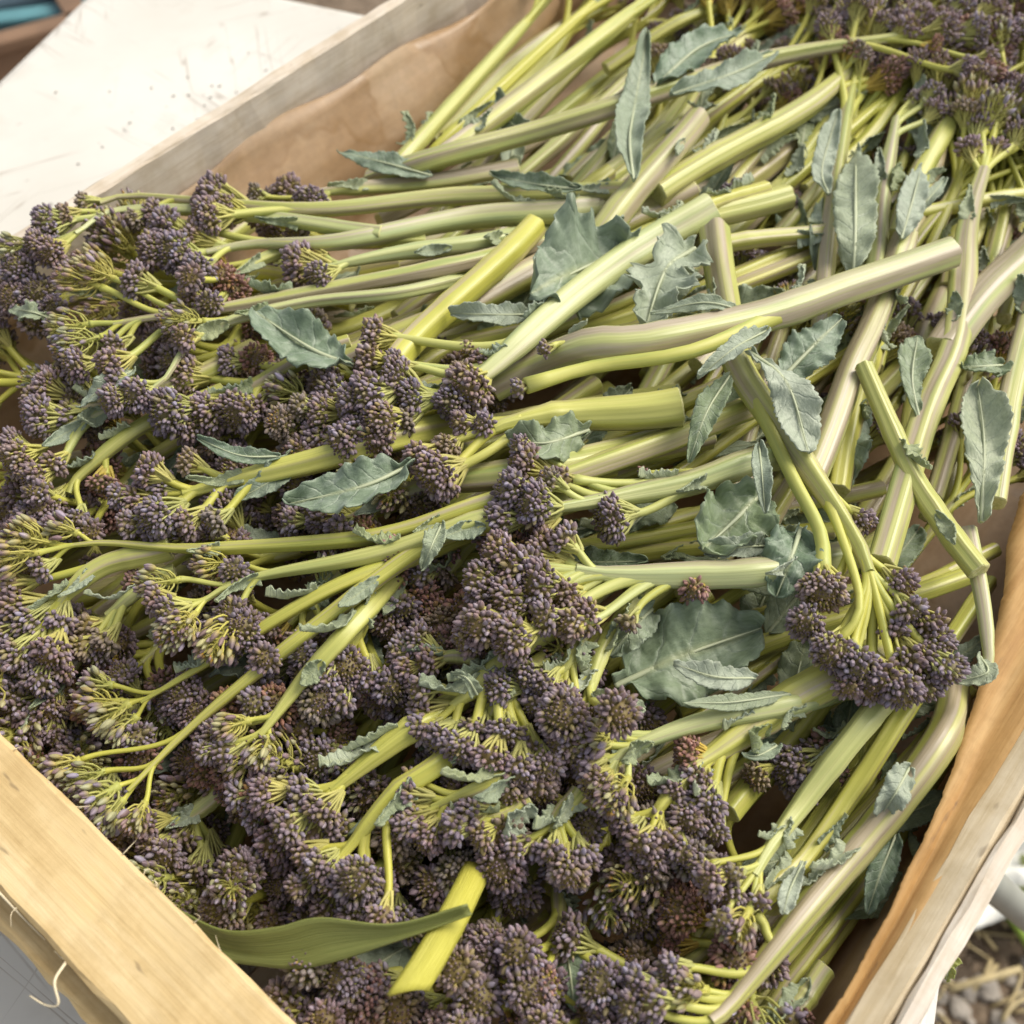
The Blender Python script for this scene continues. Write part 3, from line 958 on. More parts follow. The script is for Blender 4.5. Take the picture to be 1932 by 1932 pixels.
def shoot(pts, th, label, group=None, cl=(), auto=0, spread=1.0, tint=None, kind='tight', br=(), dh=0.0, bracts=2, leaves=0,
          world=False, bud_scale=1.0, extend=True, crown_t=.62):
    """pts = (x, y[, dh]) from the cut end to the crown; th = thickness in photo units at both ends"""
    if world:
        W = [np.array(p) for p in pts]
    else:
        W = [P(p[0], p[1], hs(p[0], p[1]) + dh + (p[2] if len(p) > 2 else 0)) for p in pts]
    n = 30
    path = catmull(W, n)
    sc0, sc1 = mpp(path[0]), mpp(path[-1])
    r0, r1 = th[0] * sc0 / 2, th[1] * sc1 / 2
    Lp = np.linalg.norm(np.diff(path, axis=0), axis=1).sum()
    # slow wander so that stalks are not ruler-straight
    wob = np.array([math.sin(i * .31 + RND.random() * .2) for i in range(n)])
    ph1 = RND.uniform(0, 6)
    T, N, B = frames(path)
    ii = np.arange(n) / n
    path = path + B * (np.sin(ii * 6.5 + ph1) * r0 * .22)[:, None] + N * (np.sin(ii * 5 + ph1 * 2) * r0 * .15)[:, None]
    root = empty('broccoli_shoot', tuple(path[0]))
    tag(root, label, 'broccoli', group)
    tint = tint or (RND.uniform(.15, .8), RND.uniform(0, .45), RND.uniform(0, .5))
    ob = np.array(path[0])
    rad = r0 + (r1 - r0) * ii ** 1.2
    # swollen nodes
    for _ in range(3):
        c = RND.uniform(.15, .95)
        rad = rad * (1 + .07 * np.exp(-((ii - c) / .03) ** 2))
    has_head = bool(cl) or auto > 0
    if has_head:
        q_ = np.clip((ii - .6) / .4, 0, 1); rad = rad * (1 - .5 * q_ * q_ * (3 - 2 * q_))
    k = RND.choice((4, 5, 6))
    amp = RND.uniform(.055, .105)
    v, f, a = tube_data(path, rad, 22, k, amp, RND.uniform(0, 6), True, 0, RND.uniform(.92, 1.1), RND.uniform(-.8, .8))
    m_ = MB(); m_.add(v, f[:-2], a)
    me = m_.mesh('stalk', [M_STALK], origin=ob)
    o = mobj('stalk', me, root); o.color = (*tint, 1)
    # slanted cut face with a slight dish
    T, N, B = frames(path)
    ring = v[:22]; cen = ring.mean(0)
    vv = np.concatenate([ring, cen + (ring - cen) * .9 - T[0] * rad[0] * .10, cen + (ring - cen) * .5 - T[0] * rad[0] * .04, [cen + T[0] * rad[0] * .06]])
    ff = [(j, j + 22, (j + 1) % 22 + 22, (j + 1) % 22) for j in range(22)] + [(j + 22, j + 44, (j + 1) % 22 + 44, (j + 1) % 22 + 22) for j in range(22)] + [(j + 44, 66, (j + 1) % 22 + 44) for j in range(22)]
    m_ = MB(); m_.add(vv, ff, (vv - cen) * 300)
    mobj('cut_face', m_.mesh('cut_face', [M_CUT], origin=ob), root)
    if not has_head:
        ring = v[-22:]; cen = ring.mean(0)
        vv = np.concatenate([ring, cen + (ring - cen) * .6 + T[-1] * rad[-1] * .15, [cen + T[-1] * rad[-1] * .1]])
        ff = [(j, (j + 1) % 22, (j + 1) % 22 + 22, j + 22) for j in range(22)] + [(j + 22, (j + 1) % 22 + 22, 44) for j in range(22)]
        m_ = MB(); m_.add(vv, ff, (vv - cen) * 300)
        mobj('cut_face', m_.mesh('cut_face', [M_CUT], origin=ob), root)

    def bez(a, b_, c_, d_):
        t_ = np.linspace(0, 1, 14)[:, None]
        return a * (1 - t_) ** 3 + 3 * b_ * t_ * (1 - t_) ** 2 + 3 * c_ * t_ ** 2 * (1 - t_) + d_ * t_ ** 3

    def branch(bp, ra, rb, R, knd, axis=None):
        bpts = catmull(bp, 14) if len(bp) < 14 else bp
        jj = np.linspace(0, 1, 14)
        rr = ra + (rb - ra) * jj ** .7
        rr = rr * (1 + .45 * np.exp(-(jj / .16) ** 2)) * (1 + .30 * np.exp(-((1 - jj) / .10) ** 2))
        v, f, a = tube_data(bpts, rr, 10, 4, .06, RND.uniform(0, 6))
        m_ = MB(); m_.add(v, f, a)
        b_ = mobj('branch', m_.mesh('branch', [M_BRANCH], origin=ob), root)
        b_.color = (0, min(1, tint[1] + RND.uniform(0, .35)), tint[2] * RND.uniform(.2, 1), 1)
        if R:
            ax = bpts[-1] - bpts[-4] if axis is None else axis
            put_cluster(b_, ob, bpts[-1] - ax / np.linalg.norm(ax) * R * .12, ax, R, knd)
        return b_

    crown = path[-1]; cdir = T[-1]
    for c in cl:
        x, y, rp = c[0], c[1], c[2]
        knd = c[3] if len(c) > 3 else kind
        hh = hs(x, y) + dh + (pts[-1][2] if len(pts[-1]) > 2 else 0) + (c[4] if len(c) > 4 else RND.uniform(-.25, .55))
        tip = P(x, y, hh)
        R = rp * mpp(tip) * 1.2
        d = tip - crown
        dist = np.linalg.norm(d)
        # leave the stalk where the angle is natural
        s = (tip - crown) @ cdir
        lat = np.linalg.norm(d - cdir * s)
        back = min(max(lat * 1.5 - s, .006), Lp * .6)
        idx = int(np.clip(np.argmin(np.abs(np.linalg.norm(path - crown, axis=1) - back)), n * .3, n - 2))
        st = path[idx]
        dirn = (tip - st); D = np.linalg.norm(dirn); dirn /= D
        axis = dirn + cdir * .15 + np.array([0, 0, .16]) + NPR.normal(0, .10, 3)
        axis /= np.linalg.norm(axis)
        end = tip - axis * min(R * (1.3 if knd == 'loose' else .85), D * .7)
        D2 = np.linalg.norm(end - st)
        ra = min(rad[idx] * .6, max(.0013, R * .34)); rb = max(.0008, R * .20)
        branch(bez(st, st + T[idx] * D2 * .38, end - axis * D2 * .28, end), ra, rb, R, knd, axis)
    if auto:
        for q in range(auto):
            f_ = (q + .5) / auto
            idx = int(n * (crown_t + (1 - crown_t) * f_ * .93)); idx = min(idx, n - 2)
            ang = q * 2.39996 + RND.uniform(-.4, .4)
            side = B[idx] * math.cos(ang) + N[idx] * math.sin(ang)
            if side[2] < -.35: side = side * np.array([1, 1, -.6])
            R = RND.uniform(.0052, .0085) * bud_scale * (1.0 if f_ < .8 else 1.1)
            remain = Lp * (1 - idx / n)
            out = spread * (.020 * (1 - f_) ** .6 + .004)
            fwd = remain * RND.uniform(.75, 1.05) + .004
            end = path[idx] + T[idx] * fwd + side * out
            axis = (end - path[idx]); axis = axis / np.linalg.norm(axis) + side * .25 + np.array([0, 0, .15]); axis /= np.linalg.norm(axis)
            D2 = np.linalg.norm(end - path[idx])
            knd = kind if RND.random() > .16 else RND.choice(('brown', 'olive', 'tight', 'loose'))
            branch(bez(path[idx], path[idx] + T[idx] * D2 * .4, end - axis * D2 * .28, end), min(rad[idx] * .6, R * .36), R * .20, R, knd, axis)
    for bspec in br:
        bp, t0_, t1_, rp, knd = bspec[:5]
        bw = [P(p[0], p[1], hs(p[0], p[1]) + dh + (p[2] if len(p) > 2 else 0)) for p in bp]
        k0 = int(np.argmin(np.linalg.norm(path - bw[0], axis=1))); k1 = max(0, k0 - 2) if (bw[-1] - bw[0]) @ T[k0] > 0 else min(n - 1, k0 + 2)
        bw[0] = path[k1]
        scl = mpp(bw[-1])
        branch(bw, t0_ * scl / 2, t1_ * scl / 2, rp * scl * 1.06 if rp else 0, knd)
    # small bracts clasping the nodes
    for _ in range(bracts):
        idx = RND.randrange(5, n - 4)
        sgn = RND.choice((-1, 1))
        side = B[idx] * sgn * RND.uniform(.3, 1) + np.array([0, 0, RND.uniform(.3, .9)])
        side /= np.linalg.norm(side)
        st = path[idx] + side * rad[idx] * .85
        fw = T[idx] if has_head else T[idx] * RND.choice((-1, 1))
        Lb = RND.uniform(.008, .017)
        p_ = [st - fw * .002, st + fw * Lb * .5 + side * Lb * .12, st + fw * Lb + side * Lb * RND.uniform(.1, .7)]
        add_leaf(root, p_, RND.uniform(.004, .008), RND.choice(('lance', 'flap', 'flap')), RND.uniform(.3, .95), RND.uniform(0, .35), .5, .15, side, midrib=False)
    for _ in range(leaves):
        idx = RND.randrange(6, n - 5)
        sgn = RND.choice((-1, 1))
        side = B[idx] * sgn + np.array([0, 0, RND.uniform(.1, .6)])
        side /= np.linalg.norm(side)
        st = path[idx] + side * rad[idx] * .8
        Ll = RND.uniform(.022, .045)
        fw = T[idx]
        p_ = [st, st + fw * Ll * .45 + side * Ll * .25, st + fw * Ll * .9 + side * Ll * .45 + np.array([0, 0, -.002])]
        add_leaf(root, p_, RND.uniform(.007, .015), RND.choice(('lance', 'spoon', 'lance')), RND.uniform(.05, .6), RND.uniform(0, .2), .3, .12)
    SHOOTS.append((root, path))
    return root


# ------------------------------------------------------------------ the shoots one can follow in the photograph
BS = 'broccoli shoot '
TG = (.25, .1, .7)      # pale green
TM = (.85, .1, .3)      # mauve
TY = (.05, .95, .1)     # yellow
TT = (.65, .3, .15)     # tan
# the sheaf whose heads hang over the far-left side
shoot([(976, 317), (800, 342), (640, 362), (560, 378)], (32, 22), BS + 'with mauve stalk tip nearest the kraft paper and one round head', cl=[(582, 390, 34), (478, 366, 18, 'olive')], tint=TM, dh=.4)
shoot([(1290, 345, -1.3), (1172, 358), (859, 368), (604, 397), (420, 388), (250, 372), (190, 385)], (40, 18), BS + 'with long stalk and a big dark head against the pale side slat', cl=[(398, 372, 40), (385, 412, 34), (425, 402, 30), (155, 385, 20, 'olive'), (250, 415, 20, 'olive')], tint=(.4, .3, .4), dh=.9)
shoot([(1220, 380, -1.5), (1089, 395), (888, 410), (640, 462), (480, 465), (390, 478)], (50, 24), BS + 'with forked pale green stalk, lying under the long stalks beside the paper liner', cl=[(300, 430, 40), (325, 478, 36), (372, 510, 30), (285, 405, 26), (280, 475, 34), (365, 440, 28)], tint=TG, dh=.7)
shoot([(720, 440), (470, 405), (230, 396), (140, 440)], (30, 16), BS + 'whose head pokes out over the far-left side slat', cl=[(85, 425, 32), (60, 462, 28), (92, 480, 28), (28, 470, 20, 'loose'), (120, 405, 20, 'olive')], tint=TG, dh=.8)
shoot([(800, 450), (660, 455), (547, 472), (456, 510), (415, 570)], (28, 22), BS + 'with a bent yellow-green stalk curving under its neighbours', auto=4, tint=(.1, .5, .5), dh=.3)
shoot([(1080, 430, -1.4), (930, 452), (760, 480), (640, 505), (605, 512)], (40, 22), BS + 'with a single round head on a pale green stalk above the bent stalk', cl=[(562, 505, 38), (590, 480, 22), (600, 525, 26)], tint=TG, dh=.7)
shoot([(1080, 440, -1.4), (880, 494), (604, 549), (430, 580), (260, 602), (215, 612)], (34, 20), BS + 'with loose long-stalked buds at the end of a slim mauve stalk', cl=[(150, 650, 26, 'loose'), (215, 655, 24), (130, 620, 26, 'loose'), (135, 690, 28), (205, 690, 30), (150, 530, 26, 'loose'), (185, 515, 20, 'loose'), (250, 525, 30)], tint=TM, dh=.9)
shoot([(930, 510, -1.3), (760, 550), (569, 574), (386, 628), (313, 715), (270, 742)], (26, 16), BS + 'with a thin bare stalk and yellow stubs below its last buds', cl=[(340, 605, 26, 'loose'), (345, 640, 24), (250, 745, 32), (212, 715, 26), (205, 760, 28), (270, 765, 20)], tint=TG, dh=1.0)
shoot([(480, 655), (330, 725), (190, 765), (130, 768)], (32, 22), BS + 'with a broad head beside the left slat', cl=[(85, 725, 34), (70, 785, 34), (128, 790, 30), (140, 725, 26), (60, 750, 28)], tint=(.3, .4, .2), dh=.2)
shoot([(660, 650), (540, 695), (450, 740), (400, 765)], (34, 26), BS + 'with three dark heads in a row', cl=[(310, 780, 38), (382, 785, 38), (445, 785, 36), (345, 710, 34), (425, 682, 28), (345, 810, 30), (480, 770, 26)], tint=(.5, .3, .2), dh=.3)
shoot([(420, 735), (255, 815), (150, 895), (128, 930)], (30, 24), BS + 'with two green stalks crossing the dark gap at the left slat', cl=[(95, 955, 28), (55, 985, 34), (195, 920, 26, 'brown'), (150, 985, 24)], tint=(.1, .4, .3), dh=.0)
shoot([(330, 740), (182, 785), (73, 848), (40, 852)], (26, 16), BS + 'with slim leafy stalk reaching the left slat', cl=[(30, 870, 34), (62, 905, 32), (15, 835, 28), (100, 880, 24)], tint=TG, dh=.4)
shoot([(900, 800, -1.5), (720, 838), (620, 860), (450, 897), (345, 932)], (54, 38), BS + 'with a bright yellow-green stalk and finger-like branches', cl=[(275, 888, 30), (250, 950, 32), (292, 978, 38), (345, 992, 32), (400, 985, 28, 'olive'), (305, 918, 28), (238, 992, 26), (218, 935, 22), (350, 870, 24, 'olive'), (280, 1010, 26)], tint=(.0, .8, .35), dh=.6)
shoot([(1150, 890, -1.3), (930, 942), (760, 1000), (625, 1022), (370, 1036), (200, 1022), (110, 1030)], (40, 14), BS + 'with a long olive stalk and loose buds trailing toward the left slat', cl=[(60, 1015, 26, 'loose'), (30, 1050, 26, 'loose'), (70, 1075, 26), (15, 1020, 22), (120, 1000, 18, 'loose')], tint=(.3, .5, .1), dh=.8)
shoot([(1150, 930, -1.6), (935, 970), (704, 1048), (463, 1096), (372, 1140)], (40, 18), BS + 'with a comb of thin flower stalks along its tip', cl=[(310, 1165, 32), (285, 1130, 28), (400, 1062, 22, 'loose'), (420, 1200, 28, 'loose'), (330, 1190, 24, 'loose'), (300, 1100, 24, 'loose'), (345, 1180, 24, 'loose')], tint=(.15, .4, .5), dh=.9)
shoot([(1120, 935, -1.8), (960, 982), (822, 1018), (604, 1176), (474, 1278), (346, 1384), (240, 1490)], (36, 20), BS + 'with a very long stalk reaching down to the near rail', cl=[(210, 1535, 20, 'loose'), (160, 1470, 24, 'loose'), (190, 1500, 22, 'loose'), (120, 1450, 20, 'loose'), (260, 1540, 18, 'loose')], tint=(.4, .6, .05), dh=.9)
shoot([(930, 990, -1.5), (780, 1050, -.2), (620, 1114), (400, 1245), (266, 1322)], (34, 16), BS + 'gone to yellow pods at the tip of an olive stalk', cl=[(190, 1325, 24, 'loose'), (212, 1345, 22, 'loose'), (240, 1375, 18, 'loose'), (185, 1290, 18, 'loose')], tint=(.2, .7, .1), dh=.6)
shoot([(320, 1030), (200, 1068), (135, 1112), (105, 1150)], (44, 30), BS + 'with a wide purple head filling the corner by the near rail', cl=[(62, 1185, 38), (40, 1245, 38), (92, 1235, 34), (30, 1150, 34), (20, 1105, 28), (112, 1175, 28), (70, 1290, 32), (15, 1200, 30), (110, 1275, 28)], tint=(.1, .5, .4), dh=.3)
shoot([(330, 1080), (250, 1120), (200, 1160)], (30, 22), BS + 'with an olive-brown head half hidden by the loose buds', cl=[(165, 1190, 28, 'olive'), (195, 1215, 28, 'olive'), (250, 1095, 22, 'brown'), (180, 1240, 26), (150, 1225, 24, 'olive')], dh=-.3)
# centre
shoot([(1330, 390), (1215, 462), (1041, 598), (906, 708), (830, 745)], (60, 44), BS + 'with a broad knobbly head and thick waxy stalk before the round leaf',
      cl=[(700, 632, 32), (692, 682, 32), (735, 715, 38), (690, 745, 40), (770, 755, 34), (740, 690, 28), (895, 725, 42), (850, 772, 34), (860, 705, 22, 'olive'), (655, 765, 36), (715, 800, 36), (760, 795, 26, 'olive'), (880, 662, 20, 'olive'), (905, 690, 28)], tint=(.45, .1, .75), dh=1.2)
shoot([(900, 730), (800, 760), (700, 770)], (40, 30), BS + 'with a reddish-purple flank of heads left of the knobbly head',
      cl=[(612, 690, 30), (620, 740, 30), (600, 785, 34), (640, 835, 34), (665, 815, 30), (700, 840, 34), (560, 770, 26, 'olive'), (590, 830, 30), (545, 740, 22, 'loose')], dh=.5)
shoot([(1792, 470), (1600, 545), (1446, 602), (1228, 645), (1110, 652), (1010, 690, -1.6), (930, 730, -2.2)], (56, 56), BS + 'with long curved mauve stalk lying across the upright thick stalk', br=[([(1446, 612), (1307, 662), (1120, 692), (992, 728)], 34, 26, 22, 'tight'), ([(1100, 640), (1062, 648), (1040, 655)], 16, 12, 18, 'tight')], tint=(.95, .15, .6), dh=2.0, bracts=2)
shoot([(1282, 764), (1100, 785), (968, 797), (930, 808)], (68, 40), BS + 'with a short thick stalk cut straight across, striped yellow', br=[([(985, 800), (925, 850), (862, 884)], 24, 18, 42, 'tight'), ([(960, 790), (900, 800), (860, 830)], 24, 16, 32, 'olive')], cl=[(820, 905, 40), (790, 870, 34), (865, 800, 26), (910, 800, 24)], tint=(.25, .75, .55), dh=1.2, bracts=0)
shoot([(1340, 815), (1223, 840), (1000, 890), (800, 925), (660, 985)], (58, 36), BS + 'with a thick mauve stalk running under the cut striped stalk', cl=[(600, 972, 36), (568, 958, 32), (640, 1000, 26), (545, 985, 26), (690, 985, 24)], tint=TM, dh=.1)
shoot([(1440, 760), (1307, 808), (1023, 921), (900, 965)], (48, 40), BS + 'with a tan stalk bearing a curled papery bract', tint=TT, dh=.4)
shoot([(1590, 830, -1.8), (1440, 868), (1307, 914), (1187, 934), (1050, 955)], (50, 36), BS + 'with a tall ragged head and a round side head', cl=[(985, 872, 34), (958, 925, 36), (1000, 950, 38), (940, 985, 34), (1012, 1000, 28), (978, 842, 22), (1030, 905, 26, 'olive')], br=[([(1290, 925), (1230, 960), (1180, 972)], 20, 16, 44, 'tight'), ([(1330, 900), (1260, 890), (1225, 893)], 12, 9, 16, 'brown'), ([(1320, 908), (1190, 912), (1080, 905)], 18, 16, 24, 'tight')], tint=TG, dh=1.0)
shoot([(1620, 1050, -1.6), (1450, 1072), (1307, 1081), (1160, 1090), (1085, 1082)], (54, 46), BS + 'with the biggest purple head, in the middle of the pile', cl=[(1012, 1035, 42), (960, 1078, 44), (1005, 1105, 44), (928, 1045, 38), (900, 1105, 38), (950, 1140, 42), (1058, 1125, 32), (1100, 1165, 32), (905, 1180, 38), (958, 1208, 42), (880, 1210, 32), (1060, 1010, 28), (1020, 1165, 30), (985, 1070, 36), (1075, 1180, 28)], br=[([(1330, 1072), (1322, 1085), (1318, 1095)], 14, 12, 30, 'brown'), ([(1250, 1095), (1220, 1130), (1195, 1162)], 20, 13, 26, 'olive')], tint=(.35, .1, .85), dh=1.1)
shoot([(1352, 438), (1375, 580), (1395, 695), (1505, 862), (1610, 1008), (1645, 1080)], (56, 44), BS + 'with a thick upright stalk and a wide purple head at the paper flap',
      cl=[(1520, 1180, 34), (1572, 1240, 40), (1700, 1108, 32), (1720, 1155, 30), (1690, 1195, 28), (1650, 1292, 46), (1618, 1260, 36), (1722, 1258, 44), (1772, 1228, 40), (1762, 1185, 30), (1792, 1270, 34), (1700, 1308, 38), (1742, 1300, 32), (1600, 1300, 26)],
      br=[([(1450, 790), (1490, 890), (1548, 1005), (1552, 1085)], 32, 26, 44, 'tight'), ([(1560, 925), (1595, 955), (1612, 968)], 16, 12, 28, 'tight'), ([(1600, 990), (1622, 1130), (1580, 1215)], 20, 16, 34, 'tight')], tint=(.6, .3, .35), dh=1.4)
shoot([(1850, 1078), (1780, 985), (1709, 877), (1632, 690)], (42, 30), 'slim green broccoli stalk without head leaning on the kraft paper flap', tint=(.25, .35, .4), dh=1.4)
shoot([(1312, 224), (1260, 290), (1150, 425), (1060, 540, -1.8)], (48, 58), 'broccoli stalk with pale mauve sides and one upright blue-green leaf', tint=(.8, .4, .5), dh=1.2)
shoot([(1300, 350), (1172, 421), (906, 572), (700, 655), (590, 710)], (54, 44), 'broccoli stalk in tan and mauve lying under the bright yellow cut stalk', tint=TT, dh=-.1)
shoot([(1005, 428), (890, 542), (779, 642), (735, 690)], (46, 50), 'bright yellow broccoli stalk with a clean cut end', tint=TY, dh=1.0, bracts=0)
shoot([(1484, 368), (1350, 405), (1246, 440), (1120, 500)], (44, 46), 'broccoli stalk cut yellow beside the pale crinkled leaf', tint=(.3, .6, .6), dh=.5)
shoot([(1446, 352), (1330, 395), (1230, 450)], (30, 30), 'slim broccoli stalk cut yellow above the one beside the crinkled leaf', tint=(.2, .9, .3), dh=.9)
# the sheaf whose heads lie at the far end
GB = 'broccoli with heads toward the far end'
shoot([(700, 352, -1.6), (764, 292), (1008, 29), (1060, -30)], (30, 22), BS + 'with a green stalk lying nearest along the kraft paper', auto=3, tint=(.1, .5, .5), dh=.3)
shoot([(790, 318, -1.6), (860, 245), (1114, 11), (1170, -40)], (24, 20), BS + 'with a slim bright yellow stalk slanting along the kraft paper', auto=3, tint=TY, dh=.6)
shoot([(770, 345, -1.8), (831, 296), (1202, 18), (1270, -40)], (38, 32), BS + 'with a tan stalk between the yellow stalk and the dark gap', auto=4, tint=TT, dh=1.0)
shoot([(700, 340, -1.8), (800, 305, -.3), (1000, 252), (1158, 204), (1461, 109), (1690, 68)], (38, 36), BS + 'with the longest stalk, crossing all others toward the far corner', cl=[(1740, 40, 28), (1790, 52, 28), (1848, 62, 28), (1880, 25, 30), (1820, 18, 26), (1770, 88, 18, 'brown'), (1830, 132, 22), (1872, 112, 22), (1905, 60, 26)], tint=TM, dh=1.6)
shoot([(1240, 370), (1461, 236), (1560, 165), (1640, 90)], (50, 38), BS + 'with a ribbed yellow-green stalk below the longest stalk', auto=6, tint=(.45, .5, .4), dh=.5)
shoot([(1545, 640), (1560, 450), (1592, 255), (1620, 110)], (36, 30), BS + 'with a mauve stalk behind the upright oval leaf', auto=5, tint=TM, dh=.3)
shoot([(1519, 916), (1600, 720), (1658, 604), (1704, 450)], (58, 50), 'broccoli stalk in pale mauve and yellow ending in a split leaf', tint=(.9, .5, .7), dh=.7)
shoot([(1580, 925), (1612, 780), (1640, 660), (1660, 560)], (44, 44), 'broccoli stalk with a yellow stripe next to the pale mauve one', tint=(.3, .9, .3), dh=-.3)
shoot([(1640, 540), (1655, 470), (1687, 225)], (40, 32), BS + 'with a pale green stalk and a small open head', cl=[(1735, 190, 24), (1762, 175, 22), (1768, 205, 22), (1750, 160, 18, 'loose')], tint=TG, dh=.5)
shoot([(1690, 450), (1745, 316), (1811, 185), (1850, 115)], (42, 36), BS + 'with a green stalk above the split leaf', auto=6, tint=(.4, .5, .3), dh=.3)
shoot([(1665, 1062), (1738, 786), (1800, 640), (1828, 437), (1858, 320)], (52, 46), BS + 'with a long mauve stalk rising beside the paper flap', cl=[(1845, 240, 24), (1828, 275, 22), (1880, 205, 24), (1905, 175, 26), (1925, 250, 24), (1880, 280, 20), (1860, 180, 20)], tint=TM, dh=.9)
shoot([(1780, 660), (1932, 487), (2000, 400)], (66, 62), 'thick smooth mauve broccoli stalk running out past the crate side', tint=(1, .1, .5), dh=.7, bracts=0)
shoot([(1872, 945), (1935, 620), (1955, 480)], (46, 42), 'mauve broccoli stalk standing behind the long pale leaf', tint=TM, dh=.5)
shoot([(1360, 466), (1545, 437), (1650, 420)], (34, 32), 'short tan broccoli stalk lying crosswise behind the upright thick stalk', tint=TT, dh=.3)
shoot([(1660, 414), (1826, 384), (1960, 365)], (28, 24), 'slim green broccoli stalk lying crosswise in the far sheaf', tint=(.1, .6, .2), dh=-.4)
# near end
shoot([(1690, 1215, -1.5), (1590, 1276), (1450, 1352), (1337, 1420), (1290, 1448)], (70, 46), BS + 'with a fat yellow-green stalk below the wide purple head', cl=[(1300, 1425, 32, 'brown'), (1312, 1478, 34), (1332, 1525, 36), (1298, 1555, 34), (1345, 1575, 28), (1270, 1500, 28)], tint=(.35, .75, .3), dh=.5)
shoot([(1630, 1285, -1.6), (1490, 1328), (1330, 1365), (1200, 1408), (1150, 1440)], (40, 30), BS + 'with a forked light green stalk and drooping heads', cl=[(1120, 1480, 34), (1100, 1440, 32), (1060, 1402, 34), (1130, 1392, 22, 'loose'), (1165, 1500, 28, 'loose'), (1080, 1372, 28), (1040, 1378, 24), (1150, 1520, 26)], tint=TG, dh=.8)
shoot([(1700, 1290), (1600, 1380), (1545, 1425)], (40, 30), BS + 'with a dark head sunk between the stalks at the paper side', cl=[(1490, 1452, 40), (1530, 1430, 32), (1560, 1400, 28, 'brown'), (1422, 1468, 26, 'olive'), (1452, 1440, 28), (1612, 1478, 24, 'brown'), (1510, 1490, 30)], dh=-.4)
shoot([(1740, 1220, -1.6), (1640, 1362), (1510, 1520), (1446, 1600), (1418, 1650)], (44, 34), BS + 'with a pale ribbed stalk ending in curved flower stems', cl=[(1372, 1692, 30), (1335, 1665, 32), (1400, 1745, 22, 'loose'), (1318, 1640, 26), (1385, 1650, 22, 'olive'), (1432, 1705, 22), (1360, 1735, 24)], tint=(.1, .4, .7), dh=.9)
shoot([(1780, 1220, -1.6), (1700, 1340), (1610, 1490), (1519, 1628), (1440, 1700), (1380, 1780)], (38, 36), 'olive broccoli stalk with a tongue-shaped leaf near the paper side', tint=(.3, .6, .0), dh=.2)
shoot([(1800, 1310, -2.6), (1765, 1400, -.4), (1629, 1592), (1483, 1778), (1380, 1895), (1340, 1925)], (62, 54), BS + 'with the thickest mauve stalk along the paper side', cl=[(1225, 1888, 36), (1190, 1860, 34), (1262, 1830, 30), (1180, 1902, 32), (1300, 1865, 24, 'loose')], br=[([(1500, 1760), (1460, 1775), (1440, 1740), (1425, 1725)], 22, 16, 0, 'tight')], tint=(.9, .4, .3), dh=.6)
shoot([(1560, 1830), (1500, 1900), (1450, 1970)], (40, 36), BS + 'with dark head below the thickest stalk', cl=[(1510, 1900, 26, 'brown'), (1490, 1925, 26)], dh=-.6)
shoot([(1050, 1175), (932, 1266), (850, 1330)], (46, 34), BS + 'with a fan of yellow-green stems below the biggest head', cl=[(800, 1350, 32), (830, 1402, 36), (872, 1422, 36), (790, 1302, 28), (900, 1390, 34), (925, 1442, 36), (790, 1380, 28)], tint=(.0, .7, .5), dh=.5)
shoot([(1030, 1240), (950, 1310), (915, 1360)], (36, 30), BS + 'with two plump heads touching the drooping heads', cl=[(950, 1392, 34), (980, 1462, 38), (1012, 1492, 38), (1032, 1450, 34), (962, 1500, 34), (1000, 1420, 30)], tint=(.0, .7, .4), dh=.4)
shoot([(1200, 1120), (1132, 1246), (1096, 1340)], (34, 28), BS + 'with a green stalk passing the pale round leaf', auto=4, tint=(.0, .5, .5), dh=.4)
shoot([(1110, 1180), (1075, 1240), (1050, 1275)], (34, 26), BS + 'with a compact head beside the green stalk', cl=[(1020, 1300, 34), (1060, 1322, 32), (985, 1280, 32), (1005, 1332, 28), (1085, 1340, 22)], dh=.6)
shoot([(950, 1250, -1.8), (830, 1345, -.5), (786, 1374), (680, 1450), (625, 1490)], (46, 40), BS + 'with a broad yellow-green stalk and heads near the near rail', cl=[(562, 1508, 36), (602, 1540, 36), (540, 1560, 36), (492, 1500, 36), (470, 1540, 32), (512, 1592, 34), (440, 1500, 28), (585, 1580, 30)], tint=(.0, .85, .3), dh=.6)
shoot([(960, 1310, -1.8), (840, 1430, -.4), (750, 1500), (670, 1590), (640, 1620)], (44, 34), BS + 'with a yellow-green stalk dropping toward the leek leaf', cl=[(600, 1640, 34), (640, 1672, 34), (682, 1680, 30), (570, 1620, 32), (620, 1722, 34), (670, 1742, 34), (720, 1732, 28), (560, 1680, 28)], tint=(.0, .9, .2), dh=.7)
shoot([(1060, 1420, -1.5), (950, 1470), (860, 1502), (815, 1520)], (36, 26), BS + 'with a long upright head on a yellow stem', cl=[(772, 1498, 30), (782, 1548, 36), (802, 1582, 34), (760, 1562, 28), (765, 1468, 20)], tint=(.0, .8, .3), dh=.6)
shoot([(1000, 1510), (930, 1545), (915, 1550)], (28, 20), BS + 'with a small head beside the long upright head', cl=[(882, 1540, 34), (900, 1582, 30), (850, 1562, 30), (922, 1502, 22)], tint=(.0, .7, .3), dh=.5)
shoot([(1090, 1490), (1050, 1550), (1035, 1570)], (30, 24), BS + 'with short yellow stems and heads in the middle of the near end', cl=[(1000, 1602, 28), (965, 1600, 26), (1040, 1612, 28), (1072, 1650, 36), (1100, 1620, 30)], dh=.4)
shoot([(1330, 1430), (1260, 1510), (1230, 1545)], (34, 26), BS + 'with hanging heads on thin yellow stems', cl=[(1180, 1572, 32), (1212, 1602, 32), (1252, 1592, 32), (1160, 1550, 26), (1285, 1612, 28), (1230, 1630, 28)], tint=(.0, .8, .3), dh=.3)
